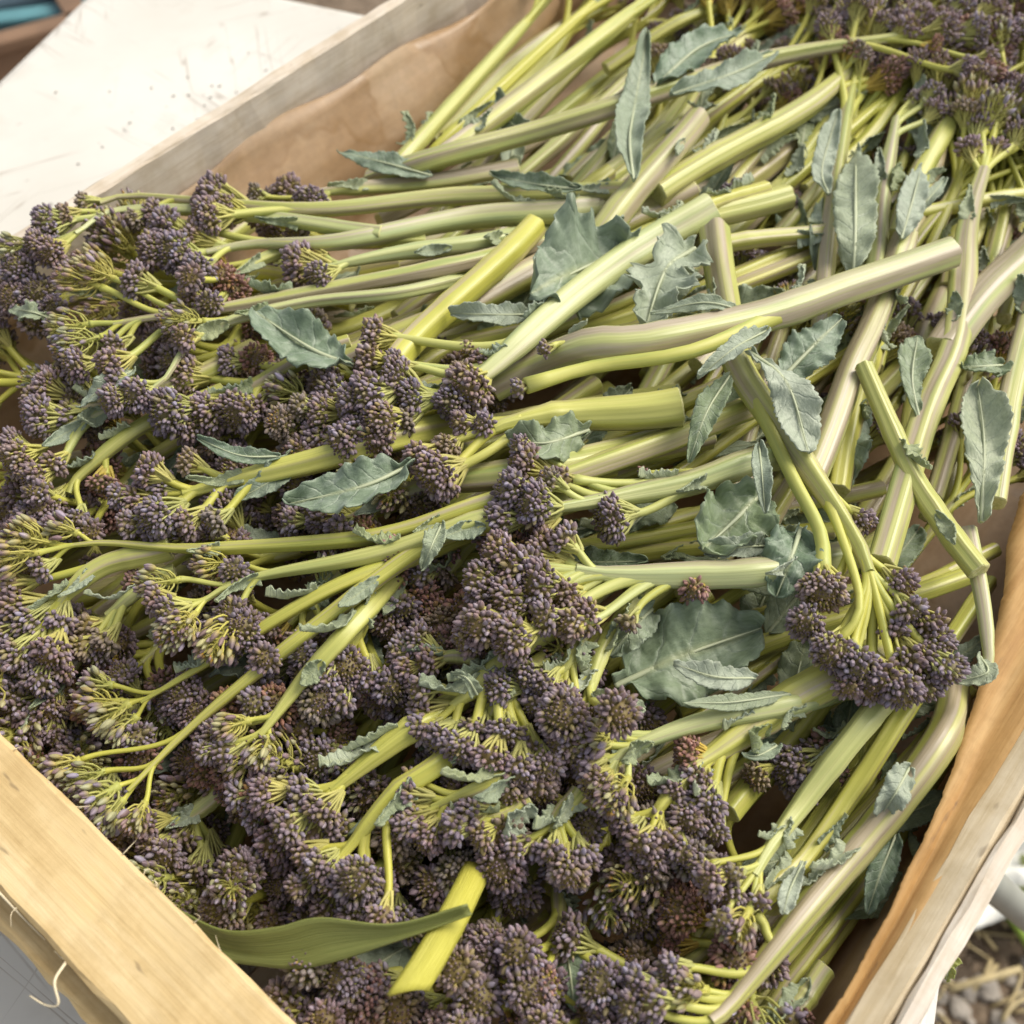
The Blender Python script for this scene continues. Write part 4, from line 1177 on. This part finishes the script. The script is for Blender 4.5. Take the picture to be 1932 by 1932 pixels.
shoot([(740, 1090, -1.3), (660, 1190), (560, 1300), (490, 1385)], (36, 26), BS + 'with open yellow stems above the near rail', cl=[(420, 1425, 28), (400, 1390, 26), (462, 1440, 24, 'loose'), (440, 1372, 20, 'loose'), (380, 1420, 24), (495, 1420, 20, 'loose')], tint=(.0, .6, .4), dh=.9)
shoot([(720, 1080), (690, 1130), (655, 1235)], (38, 32), BS + 'with a flat head seen edge-on over a dark hollow', cl=[(610, 1290, 32), (650, 1302, 36), (692, 1290, 32), (640, 1332, 30), (665, 1270, 26, 'brown')], tint=(.0, .8, .2), dh=.2)
shoot([(820, 1020), (760, 1080), (740, 1125)], (30, 24), BS + 'with a small fanned head in the dark hollow', cl=[(700, 1162, 28, 'brown'), (732, 1182, 30), (762, 1152, 28)], dh=-.6)
shoot([(900, 1240), (835, 1242), (815, 1240)], (28, 20), BS + 'with a small head left of the biggest head', cl=[(780, 1202, 32), (750, 1225, 30), (802, 1252, 30), (762, 1262, 26)], dh=.2)
shoot([(900, 1010), (860, 1060), (845, 1080)], (26, 20), BS + 'with a shaded olive head under the biggest head', cl=[(830, 1080, 34, 'olive'), (790, 1090, 28), (850, 1040, 28, 'brown')], dh=-.8)
shoot([(640, 1080), (560, 1160), (545, 1175)], (26, 20), BS + 'with a brownish head between the two long thin stalks', cl=[(520, 1200, 28, 'brown'), (560, 1215, 26), (610, 1200, 26), (500, 1180, 24), (620, 1080, 22, 'loose')], dh=-.1)

shoot([(150, 1230), (90, 1300), (60, 1330)], (34, 26), BS + 'with a head pressed into the corner behind the near rail', cl=[(20, 1330, 36), (55, 1365, 34), (5, 1290, 30), (95, 1345, 30), (100, 1395, 30)], dh=-.5)
shoot([(260, 1330), (190, 1400), (170, 1425)], (32, 24), BS + 'with dark heads squeezed between the near rail and the pods', cl=[(130, 1430, 32), (170, 1470, 32), (215, 1450, 30), (150, 1400, 28), (205, 1500, 28)], dh=-.9)
shoot([(420, 1490), (330, 1560), (305, 1585)], (34, 24), BS + 'with dark heads under the long thin stalk by the near rail', cl=[(265, 1560, 34), (310, 1620, 34), (340, 1580, 30), (370, 1650, 34), (285, 1600, 28), (400, 1620, 30)], dh=-.5)
# bunched heads that fill the rest of the crate
GN = 'broccoli packed at the near end'
DIRA = [(300, 450, -1, .12), (300, 700, -.95, .3), (300, 1000, -.97, .2), (300, 1300, -.8, .55), (700, 1300, -.6, .78), (600, 1600, -.7, .7),
        (1000, 1400, -.75, .65), (1000, 1700, -.5, .85), (1300, 1600, -.6, .8), (900, 1000, -.95, .3), (1250, 1800, -.6, .8), (1500, 1700, -.6, .8)]
POLY_A = [(20, 520), (560, 400), (640, 640), (900, 720), (1000, 950), (1120, 1250), (1380, 1480), (1440, 1760), (1300, 1990), (620, 1990), (300, 1640), (-30, 1380)]


def inpoly(x, y, poly):
    c = False
    for i in range(len(poly)):
        x1, y1 = poly[i]; x2, y2 = poly[i - 1]
        if (y1 > y) != (y2 > y) and x < (x2 - x1) * (y - y1) / (y2 - y1) + x1: c = not c
    return c


def fill(poly, count, mind, dirs, depth, length, label, group, spread=1.0, auto=(6, 9), th=(40, 28), tries=4000):
    got = []
    xs_ = [p[0] for p in poly]; ys_ = [p[1] for p in poly]
    for _ in range(tries):
        if len(got) >= count: break
        x = RND.uniform(min(xs_), max(xs_)); y = RND.uniform(min(ys_), max(ys_))
        if not inpoly(x, y, poly): continue
        if any((x - a) ** 2 + (y - b) ** 2 < mind ** 2 for a, b in got): continue
        got.append((x, y))
        d = idw(dirs, x, y, 3); d /= np.linalg.norm(d)
        a = RND.uniform(-.3, .3)
        d = np.array([d[0] * math.cos(a) - d[1] * math.sin(a), d[0] * math.sin(a) + d[1] * math.cos(a)])
        L = RND.uniform(*length)
        pts = []
        h0 = hs(x, y) - RND.uniform(*depth)
        for k, f_ in enumerate((1.0, .55, .2, .0)):
            q = np.array([x, y]) - d * L * f_ + np.array([-d[1], d[0]]) * RND.uniform(-22, 22) * (1 if k in (1, 2) else 0)
            pts.append(clampc(P(q[0], q[1], h0 - f_ * RND.uniform(.3, 1.6))))
        s_ = RND.uniform(.8, 1.15)
        kk = RND.choice(('tight', 'tight', 'tight', 'tight', 'brown', 'loose', 'olive'))
        look = {'tight': 'dense purple', 'brown': 'reddish-brown', 'loose': 'loose long-stalked', 'olive': 'olive-tinged'}[kk]
        shoot(pts, (th[0] * s_, th[1] * s_), label % look, group, auto=RND.randint(*auto), spread=spread, world=True, leaves=RND.choice((0, 0, 1)),
              bracts=1, kind=kk, tint=(RND.uniform(0, .6), RND.uniform(.2, .9), RND.uniform(0, .4)))


fill(POLY_A, 38, 105, DIRA, (1.0, 1.9), (260, 420), BS + 'with %s buds tightly packed among other heads in the near half', GN, .9)
fill(POLY_A, 36, 112, DIRA, (2.2, 3.4), (320, 520), BS + 'with %s buds buried deep in shade under other heads', 'broccoli deep in the near half', 1.0)
POLY_B = [(1330, -40), (2000, -60), (2000, 330), (1800, 330), (1640, 200), (1420, 60)]
DIRB = [(1200, 0, .75, -.65), (1500, 60, .7, -.7), (1750, 100, .6, -.8), (1900, 250, .35, -.93), (1850, 350, .25, -.97)]
fill(POLY_B, 34, 54, DIRB, (.0, 1.2), (300, 480), BS + 'with %s buds massed at the far end of the crate', 'broccoli massed at the far end', .8, (7, 11), (28, 18))
POLY_B2 = [(1050, -60), (1500, -60), (1640, 180), (1500, 330), (1300, 240)]
fill(POLY_B2, 14, 70, DIRB, (2.0, 3.4), (260, 420), BS + 'with %s buds half hidden below the far stalks', 'broccoli under the far stalks', .9, (5, 8), (38, 28))

POLY_C = [(1350, 330), (1900, 330), (1900, 900), (1500, 900)]
fill(POLY_C, 16, 110, DIRB, (2.0, 3.4), (260, 420), BS + 'with small head of %s buds sunk between the two sheaves', 'small heads between the sheaves', .7, (4, 7), (26, 18))

# bare stalks lying in the shade between the two sheaves
BURIED = MB()


def under(x0, y0, x1, y1, count, depth, ang, label, group, tintf, th=(26, 44), L=(420, 680), mass=False):
    for _ in range(count):
        x = RND.uniform(x0, x1); y = RND.uniform(y0, y1)
        a = math.radians(RND.uniform(*ang)); l_ = RND.uniform(*L) / 2
        h0 = hs(x, y) - RND.uniform(*depth)
        d = np.array([math.cos(a), -math.sin(a)])
        pts = [clampc(P(x + d[0] * l_ * f_, y + d[1] * l_ * f_, h0 + RND.uniform(-.3, .3))) for f_ in (-1, -.3, .35, 1)]
        t_ = RND.uniform(*th); tn = tintf()
        if mass:
            pp = catmull(pts, 16)
            v, f, a_ = tube_data(pp, [t_ * mpp(pp[0]) / 2] * 16, 14, 5, .08, RND.uniform(0, 6))
            BURIED.add(v, f, a_ + NPR.uniform(0, 40, 3))
            continue
        look = 'mauve' if tn[0] > .7 else ('yellow' if tn[1] > .6 else 'tan-green')
        shoot(pts, (t_, t_ * RND.uniform(.8, 1)), ('thick ' if t_ > (th[0] + th[1]) / 2 else 'slim ') + look + ' ' + label, group, world=True, tint=tn, bracts=RND.choice((0, 1, 1)), leaves=RND.choice((0, 1, 1)))


mt = lambda: (RND.uniform(.5, 1), RND.uniform(0, .6), RND.uniform(0, .3))
yt = lambda: (RND.uniform(.2, .8), RND.uniform(.3, 1), RND.uniform(0, .3))
under(900, 180, 1500, 420, 16, (1.2, 2.6), (25, 50), 'broccoli stalk lying in shade under the far sheaf', 'stalks under the far sheaf', mt)
under(1300, 420, 1850, 900, 20, (1.2, 3.0), (35, 75), 'broccoli stalk lying in shade between the two sheaves', 'stalks between the sheaves', mt, (26, 44))
under(700, 420, 1350, 700, 14, (1.0, 2.2), (8, 35), 'broccoli stalk lying under the cut yellow stalk', 'stalks under the cut yellow stalk', yt)
under(950, 750, 1450, 1050, 14, (1.2, 2.6), (5, 35), 'broccoli stalk lying in shade beneath the middle heads', 'stalks beneath the middle heads', yt)
under(1250, 1100, 1650, 1450, 12, (1.4, 2.8), (15, 45), 'broccoli stalk lying in shade under the wide purple head', 'stalks under the wide head', yt)
under(1480, 1350, 1740, 1800, 10, (.8, 2.4), (48, 62), 'broccoli stalk lying in shade along the paper side', 'stalks along the paper side', yt, (28, 46))
under(150, 480, 700, 1300, 26, (3.6, 5.0), (5, 40), 'broccoli stalk at the bottom of the crate under the left heads', 'stalks under the left heads', yt, (34, 52), (360, 560), True)
under(500, 1250, 1250, 1850, 22, (3.4, 4.6), (30, 65), 'broccoli stalk at the bottom of the crate under the near heads', 'stalks under the near heads', yt, (34, 52), (300, 480), True)
under(1000, 200, 1800, 1000, 16, (3.4, 4.8), (20, 70), 'broccoli stalk at the bottom of the crate between the sheaves', 'stalks at the bottom', mt, (34, 50), (460, 680), True)

o = mobj('buried_stalks', BURIED.mesh('buried_stalks', [M_STALK])); o.color = (.6, .3, .1, 1)
tag(o, 'mass of broccoli stalks in the dark at the bottom of the crate', 'broccoli', None, 'stuff')

# ------------------------------------------------------------------ leaves one can follow in the photograph
LV = [([(1195, 342), (1188, 262), (1200, 182), (1216, 113)], 62, 'lance', .25, 2.2), ([(1235, 165), (1315, 95), (1399, 51)], 74, 'lance', .1, 1.9),
      ([(1264, 180), (1384, 140), (1461, 95)], 56, 'lance', .15, 2.0), ([(1563, 368), (1553, 310), (1574, 237)], 42, 'lance', .6, 1.2),
      ([(1612, 515), (1612, 400), (1621, 263)], 84, 'lance', .5, 1.4), ([(1700, 452), (1720, 383), (1738, 317)], 54, 'lance', .6, 1.5),
      ([(1722, 405), (1752, 375), (1782, 339)], 26, 'lance', .5, 1.2), ([(815, 332), (731, 308), (640, 290)], 44, 'lance', .35, 1.0),
      ([(1095, 358), (1010, 348), (930, 330)], 36, 'lance', .0, 1.6), ([(1198, 468), (1110, 498), (1000, 572)], 165, 'round', .2, .8),
      ([(1310, 470), (1255, 512), (1216, 622)], 100, 'ragged', .8, 1.8), ([(1415, 592), (1330, 572), (1228, 590)], 30, 'lance', .6, 2.3),
      ([(1445, 625), (1385, 660), (1319, 702)], 38, 'lance', .55, 2.7), ([(1475, 715), (1525, 660), (1582, 618)], 88, 'lance', .25, 1.5),
      ([(1413, 664), (1483, 724), (1528, 848)], 84, 'spoon', .75, 2.2), ([(1376, 710), (1333, 779), (1300, 872)], 46, 'lance', .15, 1.6),
      ([(1432, 841), (1438, 900), (1443, 970)], 32, 'lance', .4, 2.0), ([(1432, 935), (1380, 985), (1320, 1055)], 130, 'round', .12, .4),
      ([(1445, 1030), (1390, 1035), (1330, 1038)], 42, 'lance', .6, .9), ([(1510, 1000), (1490, 1060), (1465, 1125)], 100, 'round', .0, .5),
      ([(1160, 1295), (1290, 1235), (1432, 1195)], 180, 'round', .3, -1.0), ([(1425, 1280), (1350, 1275), (1268, 1262)], 48, 'lance', .8, 1.0),
      ([(1735, 795), (1722, 713), (1727, 645)], 60, 'spoon', .25, 1.2), ([(1852, 985), (1858, 830), (1838, 742)], 92, 'spoon', .75, 1.6),
      ([(668, 690), (590, 655), (488, 612)], 105, 'round', .0, .6), ([(775, 878), (680, 918), (548, 958)], 90, 'round', .25, .9),
      ([(1000, 594), (930, 590), (850, 606)], 40, 'lance', .75, .9), ([(832, 992), (815, 1030), (798, 1070)], 36, 'lance', .5, 1.6),
      ([(528, 862), (450, 856), (378, 840)], 30, 'lance', .2, 1.0), ([(1110, 812), (1030, 835), (958, 835)], 76, 'round', .25, .6),
      ([(1515, 1627), (1490, 1680), (1474, 1730)], 34, 'spoon', .8, .9), ([(1715, 1450), (1690, 1495), (1664, 1538)], 54, 'lance', .85, .8),
      ([(1690, 1575), (1660, 1650), (1638, 1722)], 48, 'lance', .1, .0), ([(1465, 1408), (1430, 1425), (1402, 1428)], 32, 'lance', .4, 1.2),
      ([(1490, 1310), (1380, 1322), (1284, 1340)], 34, 'lance', .45, 1.0), ([(1215, 1338), (1160, 1325), (1118, 1310)], 40, 'lance', .6, .9),
      ([(1890, 690), (1850, 690), (1810, 700)], 60, 'lance', .2, .8), ([(560, 860), (520, 900), (450, 950)], 44, 'lance', .2, .2),
      ([(250, 700), (210, 720), (150, 770)], 40, 'lance', .4, 1.0), ([(90, 600), (60, 590), (20, 580)], 34, 'ragged', .5, .6),
      ([(1560, 380), (1545, 440), (1540, 500)], 40, 'lance', .1, .0), ([(1230, 1150), (1190, 1190), (1150, 1240)], 70, 'lance', .3, .0),
      ([(1620, 760), (1600, 850), (1590, 930)], 70, 'lance', .05, -.6), ([(900, 1310), (880, 1280), (850, 1270)], 26, 'flap', .6, 1.2),
      ([(1080, 1290), (1068, 1340), (1062, 1390)], 26, 'lance', .6, 1.2), ([(1010, 250), (960, 225), (940, 190)], 36, 'lance', .3, .8),
      ([(950, 250), (900, 270), (870, 300)], 30, 'lance', .3, 1.0), ([(1850, 1240), (1862, 1270), (1800, 1288)], 34, 'lance', .9, 1.0)]
for pts, wd, shp, pale, dhl in LV:
    dhl += .45 if shp == 'round' else 0
    Wp = [P(x, y, hs(x, y) + dhl + (0, .45, 0)[i if len(pts) == 3 else (0 if i == 0 else (2 if i == len(pts) - 1 else 1))]) for i, (x, y) in enumerate(pts)]
    best = min(SHOOTS, key=lambda s: float(np.min(np.linalg.norm(s[1] - Wp[0], axis=1))))
    add_leaf(best[0], Wp, wd * mpp(Wp[0]), shp, pale, .0, RND.uniform(.1, .55), RND.uniform(.09, .2))
# pale curled petiole hooked beside the wide head
Wp = catmull([P(x, y, hs(x, y) + 1.0) for x, y in ((1826, 1000), (1852, 1120), (1864, 1215), (1860, 1262), (1805, 1288))], 24)
best = min(SHOOTS, key=lambda s: float(np.min(np.linalg.norm(s[1] - Wp[0], axis=1))))[0]
v, f, a = tube_data(Wp, np.concatenate([np.linspace(.0030, .0022, 14), np.linspace(.0022, .0006, 10)]), 10, 3, .12)
m_ = MB(); m_.add(v, f, a); o = mobj('leaf_stalk', m_.mesh('leaf_stalk', [M_STALK], origin=np.array(best.location)), best); o.color = (.5, .3, 1, 1)

# ------------------------------------------------------------------ leek scraps
lk = empty('leek_leaf', tuple(P(394, 1760, -2.2)))
tag(lk, 'flat dark green leek leaf ribbon lying across the heads by the near rail', 'leek leaf')
top_e = catmull([P(x, y, h) for x, y, h in ((330, 1715, -2.2), (420, 1756, -1.7), (520, 1750, -1.2), (600, 1732, -.7), (740, 1745, -.1), (882, 1708, .5))], 40)
bot_e = catmull([P(x, y, h) for x, y, h in ((410, 1812, -2.4), (480, 1822, -2.1), (560, 1828, -1.6), (640, 1812, -1.0), (760, 1770, -.2), (890, 1722, .4))], 40)
V = []; A = []
for i in range(40):
    for j in range(9):
        s_ = j / 8
        V.append(top_e[i] * (1 - s_) + bot_e[i] * s_ + np.array([0, 0, -.0022 * math.sin(s_ * math.pi) + .0003 * math.sin(j * 2.2)])); A.append((s_, i / 40, 0))
m_ = MB(); m_.add(V, [(i * 9 + j, i * 9 + j + 1, (i + 1) * 9 + j + 1, (i + 1) * 9 + j) for i in range(39) for j in range(8)], A)
o = mobj('blade', m_.mesh('blade', [M_LEEK], origin=np.array(lk.location)), lk)
so = o.modifiers.new('thickness', 'SOLIDIFY'); so.thickness = .0006
lk2 = empty('leek_piece', tuple(P(771, 1877, -1.4)))
tag(lk2, 'bright yellow leek leaf base with slanted cut among the purple heads', 'leek leaf')
V = []; AY = []
ct = catmull([P(x, y, h) for x, y, h in ((905, 1630, -1.2), (860, 1720, -.3), (815, 1800, .0), (772, 1868, .2))], 20)
T_, N_r, B_ = frames(ct, CAMP - ct[0])
for i in range(20):
    hw = (27 + 5 * i / 19) * mpp(ct[i])
    for j in range(9):
        q = j / 4 - 1
        sl = T_[i] * q * .0035 * (i / 19)
        V.append(ct[i] + B_[i] * q * hw + N_r[i] * (-.0020 * q * q) + sl); AY.append((q * .5, i / 20, 0))
m_ = MB(); m_.add(V, [(i * 9 + j, i * 9 + j + 1, (i + 1) * 9 + j + 1, (i + 1) * 9 + j) for i in range(19) for j in range(8)], AY)
o = mobj('blade', m_.mesh('blade', [M_LEEKY], origin=np.array(lk2.location)), lk2)
so = o.modifiers.new('thickness', 'SOLIDIFY'); so.thickness = .0014

# ------------------------------------------------------------------ water drops on stalks and paper
def drop_mesh(r):
    th = np.linspace(0, 2 * np.pi, 12, endpoint=False); V = []
    prof_ = [(1, 0), (.97, .2), (.82, .45), (.55, .62), (.25, .70)]
    for a_, z in prof_: V.append(np.stack([np.cos(th) * a_ * r, np.sin(th) * a_ * r * .8, np.full(12, z * r)], 1))
    V = np.concatenate(V + [np.array([[0, 0, .72 * r]])])
    F = [(j * 12 + i, j * 12 + (i + 1) % 12, (j + 1) * 12 + (i + 1) % 12, (j + 1) * 12 + i) for j in range(4) for i in range(12)] + [(48 + i, 48 + (i + 1) % 12, 60) for i in range(12)] + [tuple(range(11, -1, -1))]
    m_ = MB(); m_.add(V, F); return m_.mesh('water_drop', [M_WATER])
DM = [drop_mesh(r) for r in (.0008, .0011, .0015)]
for root, path in SHOOTS[19:60:2]:
    for _ in range(RND.choice((0, 1, 2))):
        st = [c for c in root.children if c.name.startswith('stalk')][0]
        mesh = st.data
        i = max(RND.sample(range(len(mesh.polygons)), 40), key=lambda k: mesh.polygons[k].normal.z)
        pl = mesh.polygons[i]
        if pl.normal.z < .75: continue
        o = mobj('water_drop', RND.choice(DM))
        o.location = Vector(root.location) + pl.center - pl.normal * .0001
        o.rotation_mode = 'QUATERNION'; o.rotation_quaternion = Vector((0, 0, 1)).rotation_difference(pl.normal)
        tag(o, 'tiny clear water drop clinging to a broccoli stalk', 'water drop', 'water drops on the stalks')

# ------------------------------------------------------------------ beyond the table
def gp(x, y, dz=0.0):
    p = P(x, y, -RIM * 100)
    p[2] = float(ground_h(p[0], p[1])) + dz
    return p


for k in range(46):
    x, y = (RND.uniform(1740, 2060), RND.uniform(1560, 2060))
    p = gp(x, y, RND.uniform(.004, .012)); L = RND.uniform(.015, .07); a = RND.uniform(0, 6.28)
    d = np.array([math.cos(a), math.sin(a), RND.uniform(-.15, .15)])
    pts = catmull([p - d * L / 2, p + np.array([0, 0, RND.uniform(0, .006)]), p + d * L / 2 + NPR.normal(0, .004, 3)], 7)
    v, f, a_ = tube_data(pts, [RND.uniform(.0009, .0022)] * 7, 6)
    m_ = MB(); m_.add(v, f, a_); o = mobj('straw', m_.mesh('straw', [M_STRAW], origin=p)); o.location = p
    tag(o, 'dry pale straw stem lying on the soil below the table', 'straw', 'straw on the soil')
p0, p1 = gp(1790, 1868, .02), gp(1915, 1835, .03)
v, f, a_ = tube_data(catmull([p0, (p0 + p1) / 2 + EZ * .004, p1], 10), [.0035] * 10, 8)
m_ = MB(); m_.add(v, f, a_); o = mobj('straw', m_.mesh('straw', [M_STRAW], origin=p0)); o.location = p0
tag(o, 'longest thick yellow straw on the soil beside the table', 'straw')
pm = []
for s_ in range(4):
    th = np.linspace(0, 6.283, 9, endpoint=False); V = []
    for zz, rr in ((-.5, .3), (-.3, .8), (.1, 1), (.45, .75), (.6, .2)):
        V.append(np.stack([np.cos(th) * rr * (1 + .2 * NPR.normal(0, 1, 9)), np.sin(th) * rr * .8 * (1 + .2 * NPR.normal(0, 1, 9)), np.full(9, zz * .8)], 1))
    m_ = MB(); m_.add(np.concatenate(V), [(j * 9 + i, j * 9 + (i + 1) % 9, (j + 1) * 9 + (i + 1) % 9, (j + 1) * 9 + i) for j in range(4) for i in range(9)] + [tuple(range(36, 45))])
    pm.append(m_.mesh('clod', [M_PEB if s_ < 2 else M_SOIL], smooth=False))
for k in range(90):
    p = gp(RND.uniform(1740, 2080), RND.uniform(1540, 2080), .002)
    o = mobj('clod', RND.choice(pm)); o.location = p; s_ = RND.uniform(.004, .014); o.scale = (s_, s_, s_); o.rotation_euler = (RND.uniform(-.4, .4), 0, RND.uniform(0, 6))
    tag(o, 'small lump of dry earth on the ground below the table', 'clod', 'clods on the soil')
# added in place of ground bright with sun: crumpled sunlit white sheet
c0 = gp(1905, 1610, .02)
V = []; nn = 30
for i in range(nn):
    for j in range(nn):
        x, y = (i / (nn - 1) - .5), (j / (nn - 1) - .5)
        wob = 1 + .18 * math.sin(5 * math.atan2(y, x) + 1)
        V.append(c0 + np.array([x * .26 * wob, y * .17 * wob, .012 + .011 * math.sin(17 * x + 6 * y) * math.cos(13 * y - 5 * x) + .005 * math.sin(41 * x) * math.sin(37 * y)]))
m_ = MB(); m_.add(V, [(i * nn + j, (i + 1) * nn + j, (i + 1) * nn + j + 1, i * nn + j + 1) for i in range(nn - 1) for j in range(nn - 1)])
o = mobj('sunlit_patch', m_.mesh('sunlit_patch', [M_PALE], origin=c0)); o.location = c0
tag(o, 'white sheet added as a sunlit patch on the ground behind the slanting grey tube', 'sheet')
so = o.modifiers.new('thickness', 'SOLIDIFY'); so.thickness = .002
# slanting grey tube and a yellow-green stem beside it
a0, b0 = P(1855, 1655, -22), P(1985, 1770, -42)
dv = b0 - a0; a0 = a0 - dv * .25; k_ = (a0[2] - .012) / (a0[2] - b0[2]); b0 = a0 + dv * 1.0 * k_ * (a0[2] - b0[2]) / (a0[2] - (a0 + dv)[2]) if False else a0 + dv / dv[2] * (.012 - a0[2])
rootg = empty('grey_tube', tuple(b0)); tag(rootg, 'slanting grey metal tube leaning under the table edge', 'tube')
v, f, a_ = tube_data(catmull([a0, (a0 + b0) / 2, b0], 12), [.0085] * 12, 16)
m_ = MB(); m_.add(v, f, a_); mobj('tube', m_.mesh('tube', [M_METAL], origin=b0), rootg)
v, f, a_ = tube_data(np.array([b0 + (a0 - b0) * .0, b0 + (a0 - b0) * .06]), [.0105, .0105], 16)
m_ = MB(); m_.add(v, f, a_); mobj('foot_cap', m_.mesh('foot_cap', [M_TEAL], origin=b0), rootg)
q0, q1 = gp(1862, 1690, .015), gp(1960, 1815, .010)
v, f, a_ = tube_data(catmull([q0, (q0 + q1) / 2 + EZ * .006, q1], 12), np.linspace(.0035, .006, 12), 10)
m_ = MB(); m_.add(v, f, a_); o = mobj('green_stem', m_.mesh('green_stem', [M_WEED], origin=q0)); o.location = q0
tag(o, 'yellow-green plant stem lying on the ground beside the grey tube', 'stem')
# scrap of yellow-green leaf at the table edge
c0 = P(1790, 1822, hT + .3)
rt_ = empty('leaf_scrap', tuple(c0)); tag(rt_, 'small yellow-green leaf scrap hanging at the table edge', 'leaf')
add_leaf(rt_, [P(1800, 1790, hT + .6), P(1790, 1825, hT + .8), P(1784, 1850, hT + .3)], 24 * mpp(c0), 'ragged', .2, .9)
for k in range(16):
    p = gp(RND.uniform(1860, 2020), RND.uniform(1540, 1760), .03)
    r_ = empty('weed', tuple(p)); tag(r_, 'tiny bright green weed on the soil beside the sunlit white patch', 'weed', 'weeds by the white sheet')
    for q in range(3):
        a = RND.uniform(0, 6.28); d = np.array([math.cos(a), math.sin(a), .4])
        add_leaf(r_, [p, p + d * .008, p + d * .016 + EZ * -.002], .008, 'lance', .2, .8, midrib=False)


# blurred things beyond the far-left table edge: a blue-grey crate, a teal one and a brown box
def bin_box(name, c, rz, sx, sy, sz, mat, label, cat):
    r_ = empty(name, tuple(c)); r_.rotation_euler = (0, 0, rz); tag(r_, label, cat)
    for (x, y, hx, hy) in ((sx, 0, .008, sy), (-sx, 0, .008, sy), (0, sy, sx - .009, .008), (0, -sy, sx - .009, .008)):
        m_ = MB(); box_bevel(m_, x, y, sz, (1, 0, 0), (0, 1, 0), (0, 0, 1), hx, hy, sz, .003)
        mobj('wall', m_.mesh('wall', [mat], smooth=False), r_)
        m_ = MB(); box_bevel(m_, x, y, sz * 2 + .011, (1, 0, 0), (0, 1, 0), (0, 0, 1), hx + .009, hy + .009, .010, .003)
        mobj('rim', m_.mesh('rim', [mat], smooth=False), r_)
    m_ = MB(); box_bevel(m_, 0, 0, .008, (1, 0, 0), (0, 1, 0), (0, 0, 1), sx - .009, sy - .009, .006, .002)
    mobj('floor', m_.mesh('floor', [mat], smooth=False), r_)


bin_box('plastic_crate', gp(35, 5, -.01), .35, .36, .22, .07, M_BLUEGREY, 'blurred blue-grey plastic crate on the ground beyond the table', 'crate')
bin_box('plastic_crate', gp(50, 100, -.01), .25, .16, .12, .06, M_TEAL, 'blurred teal plastic crate on the ground beyond the table', 'crate')
bin_box('cardboard_box', gp(-10, 175, -.01), .5, .16, .12, .07, M_BROWN, 'blurred brown box on the ground below the table corner', 'box')
# crumbs on the white table
for k in range(34):
    x, y = RND.choice(((RND.gauss(400, 60), RND.gauss(190, 40)), (RND.uniform(0, 700), RND.uniform(60, 420))))
    p = P(x, y, hT + .05)
    if p @ e2 > wA - .012 and p @ e1 > uB2 - .005: continue
    if p @ t2 < wl + .02 or p @ t1 > uf - .02: continue
    o = mobj('dirt_crumb', pm[3]); o.location = p; s_ = RND.uniform(.00025, .0007); o.scale = (s_ * 1.6, s_, s_ * .6); o.rotation_euler = (0, 0, RND.uniform(0, 6))
    tag(o, 'tiny dark crumb of dirt on the white table top', 'crumb', 'crumbs on the table')
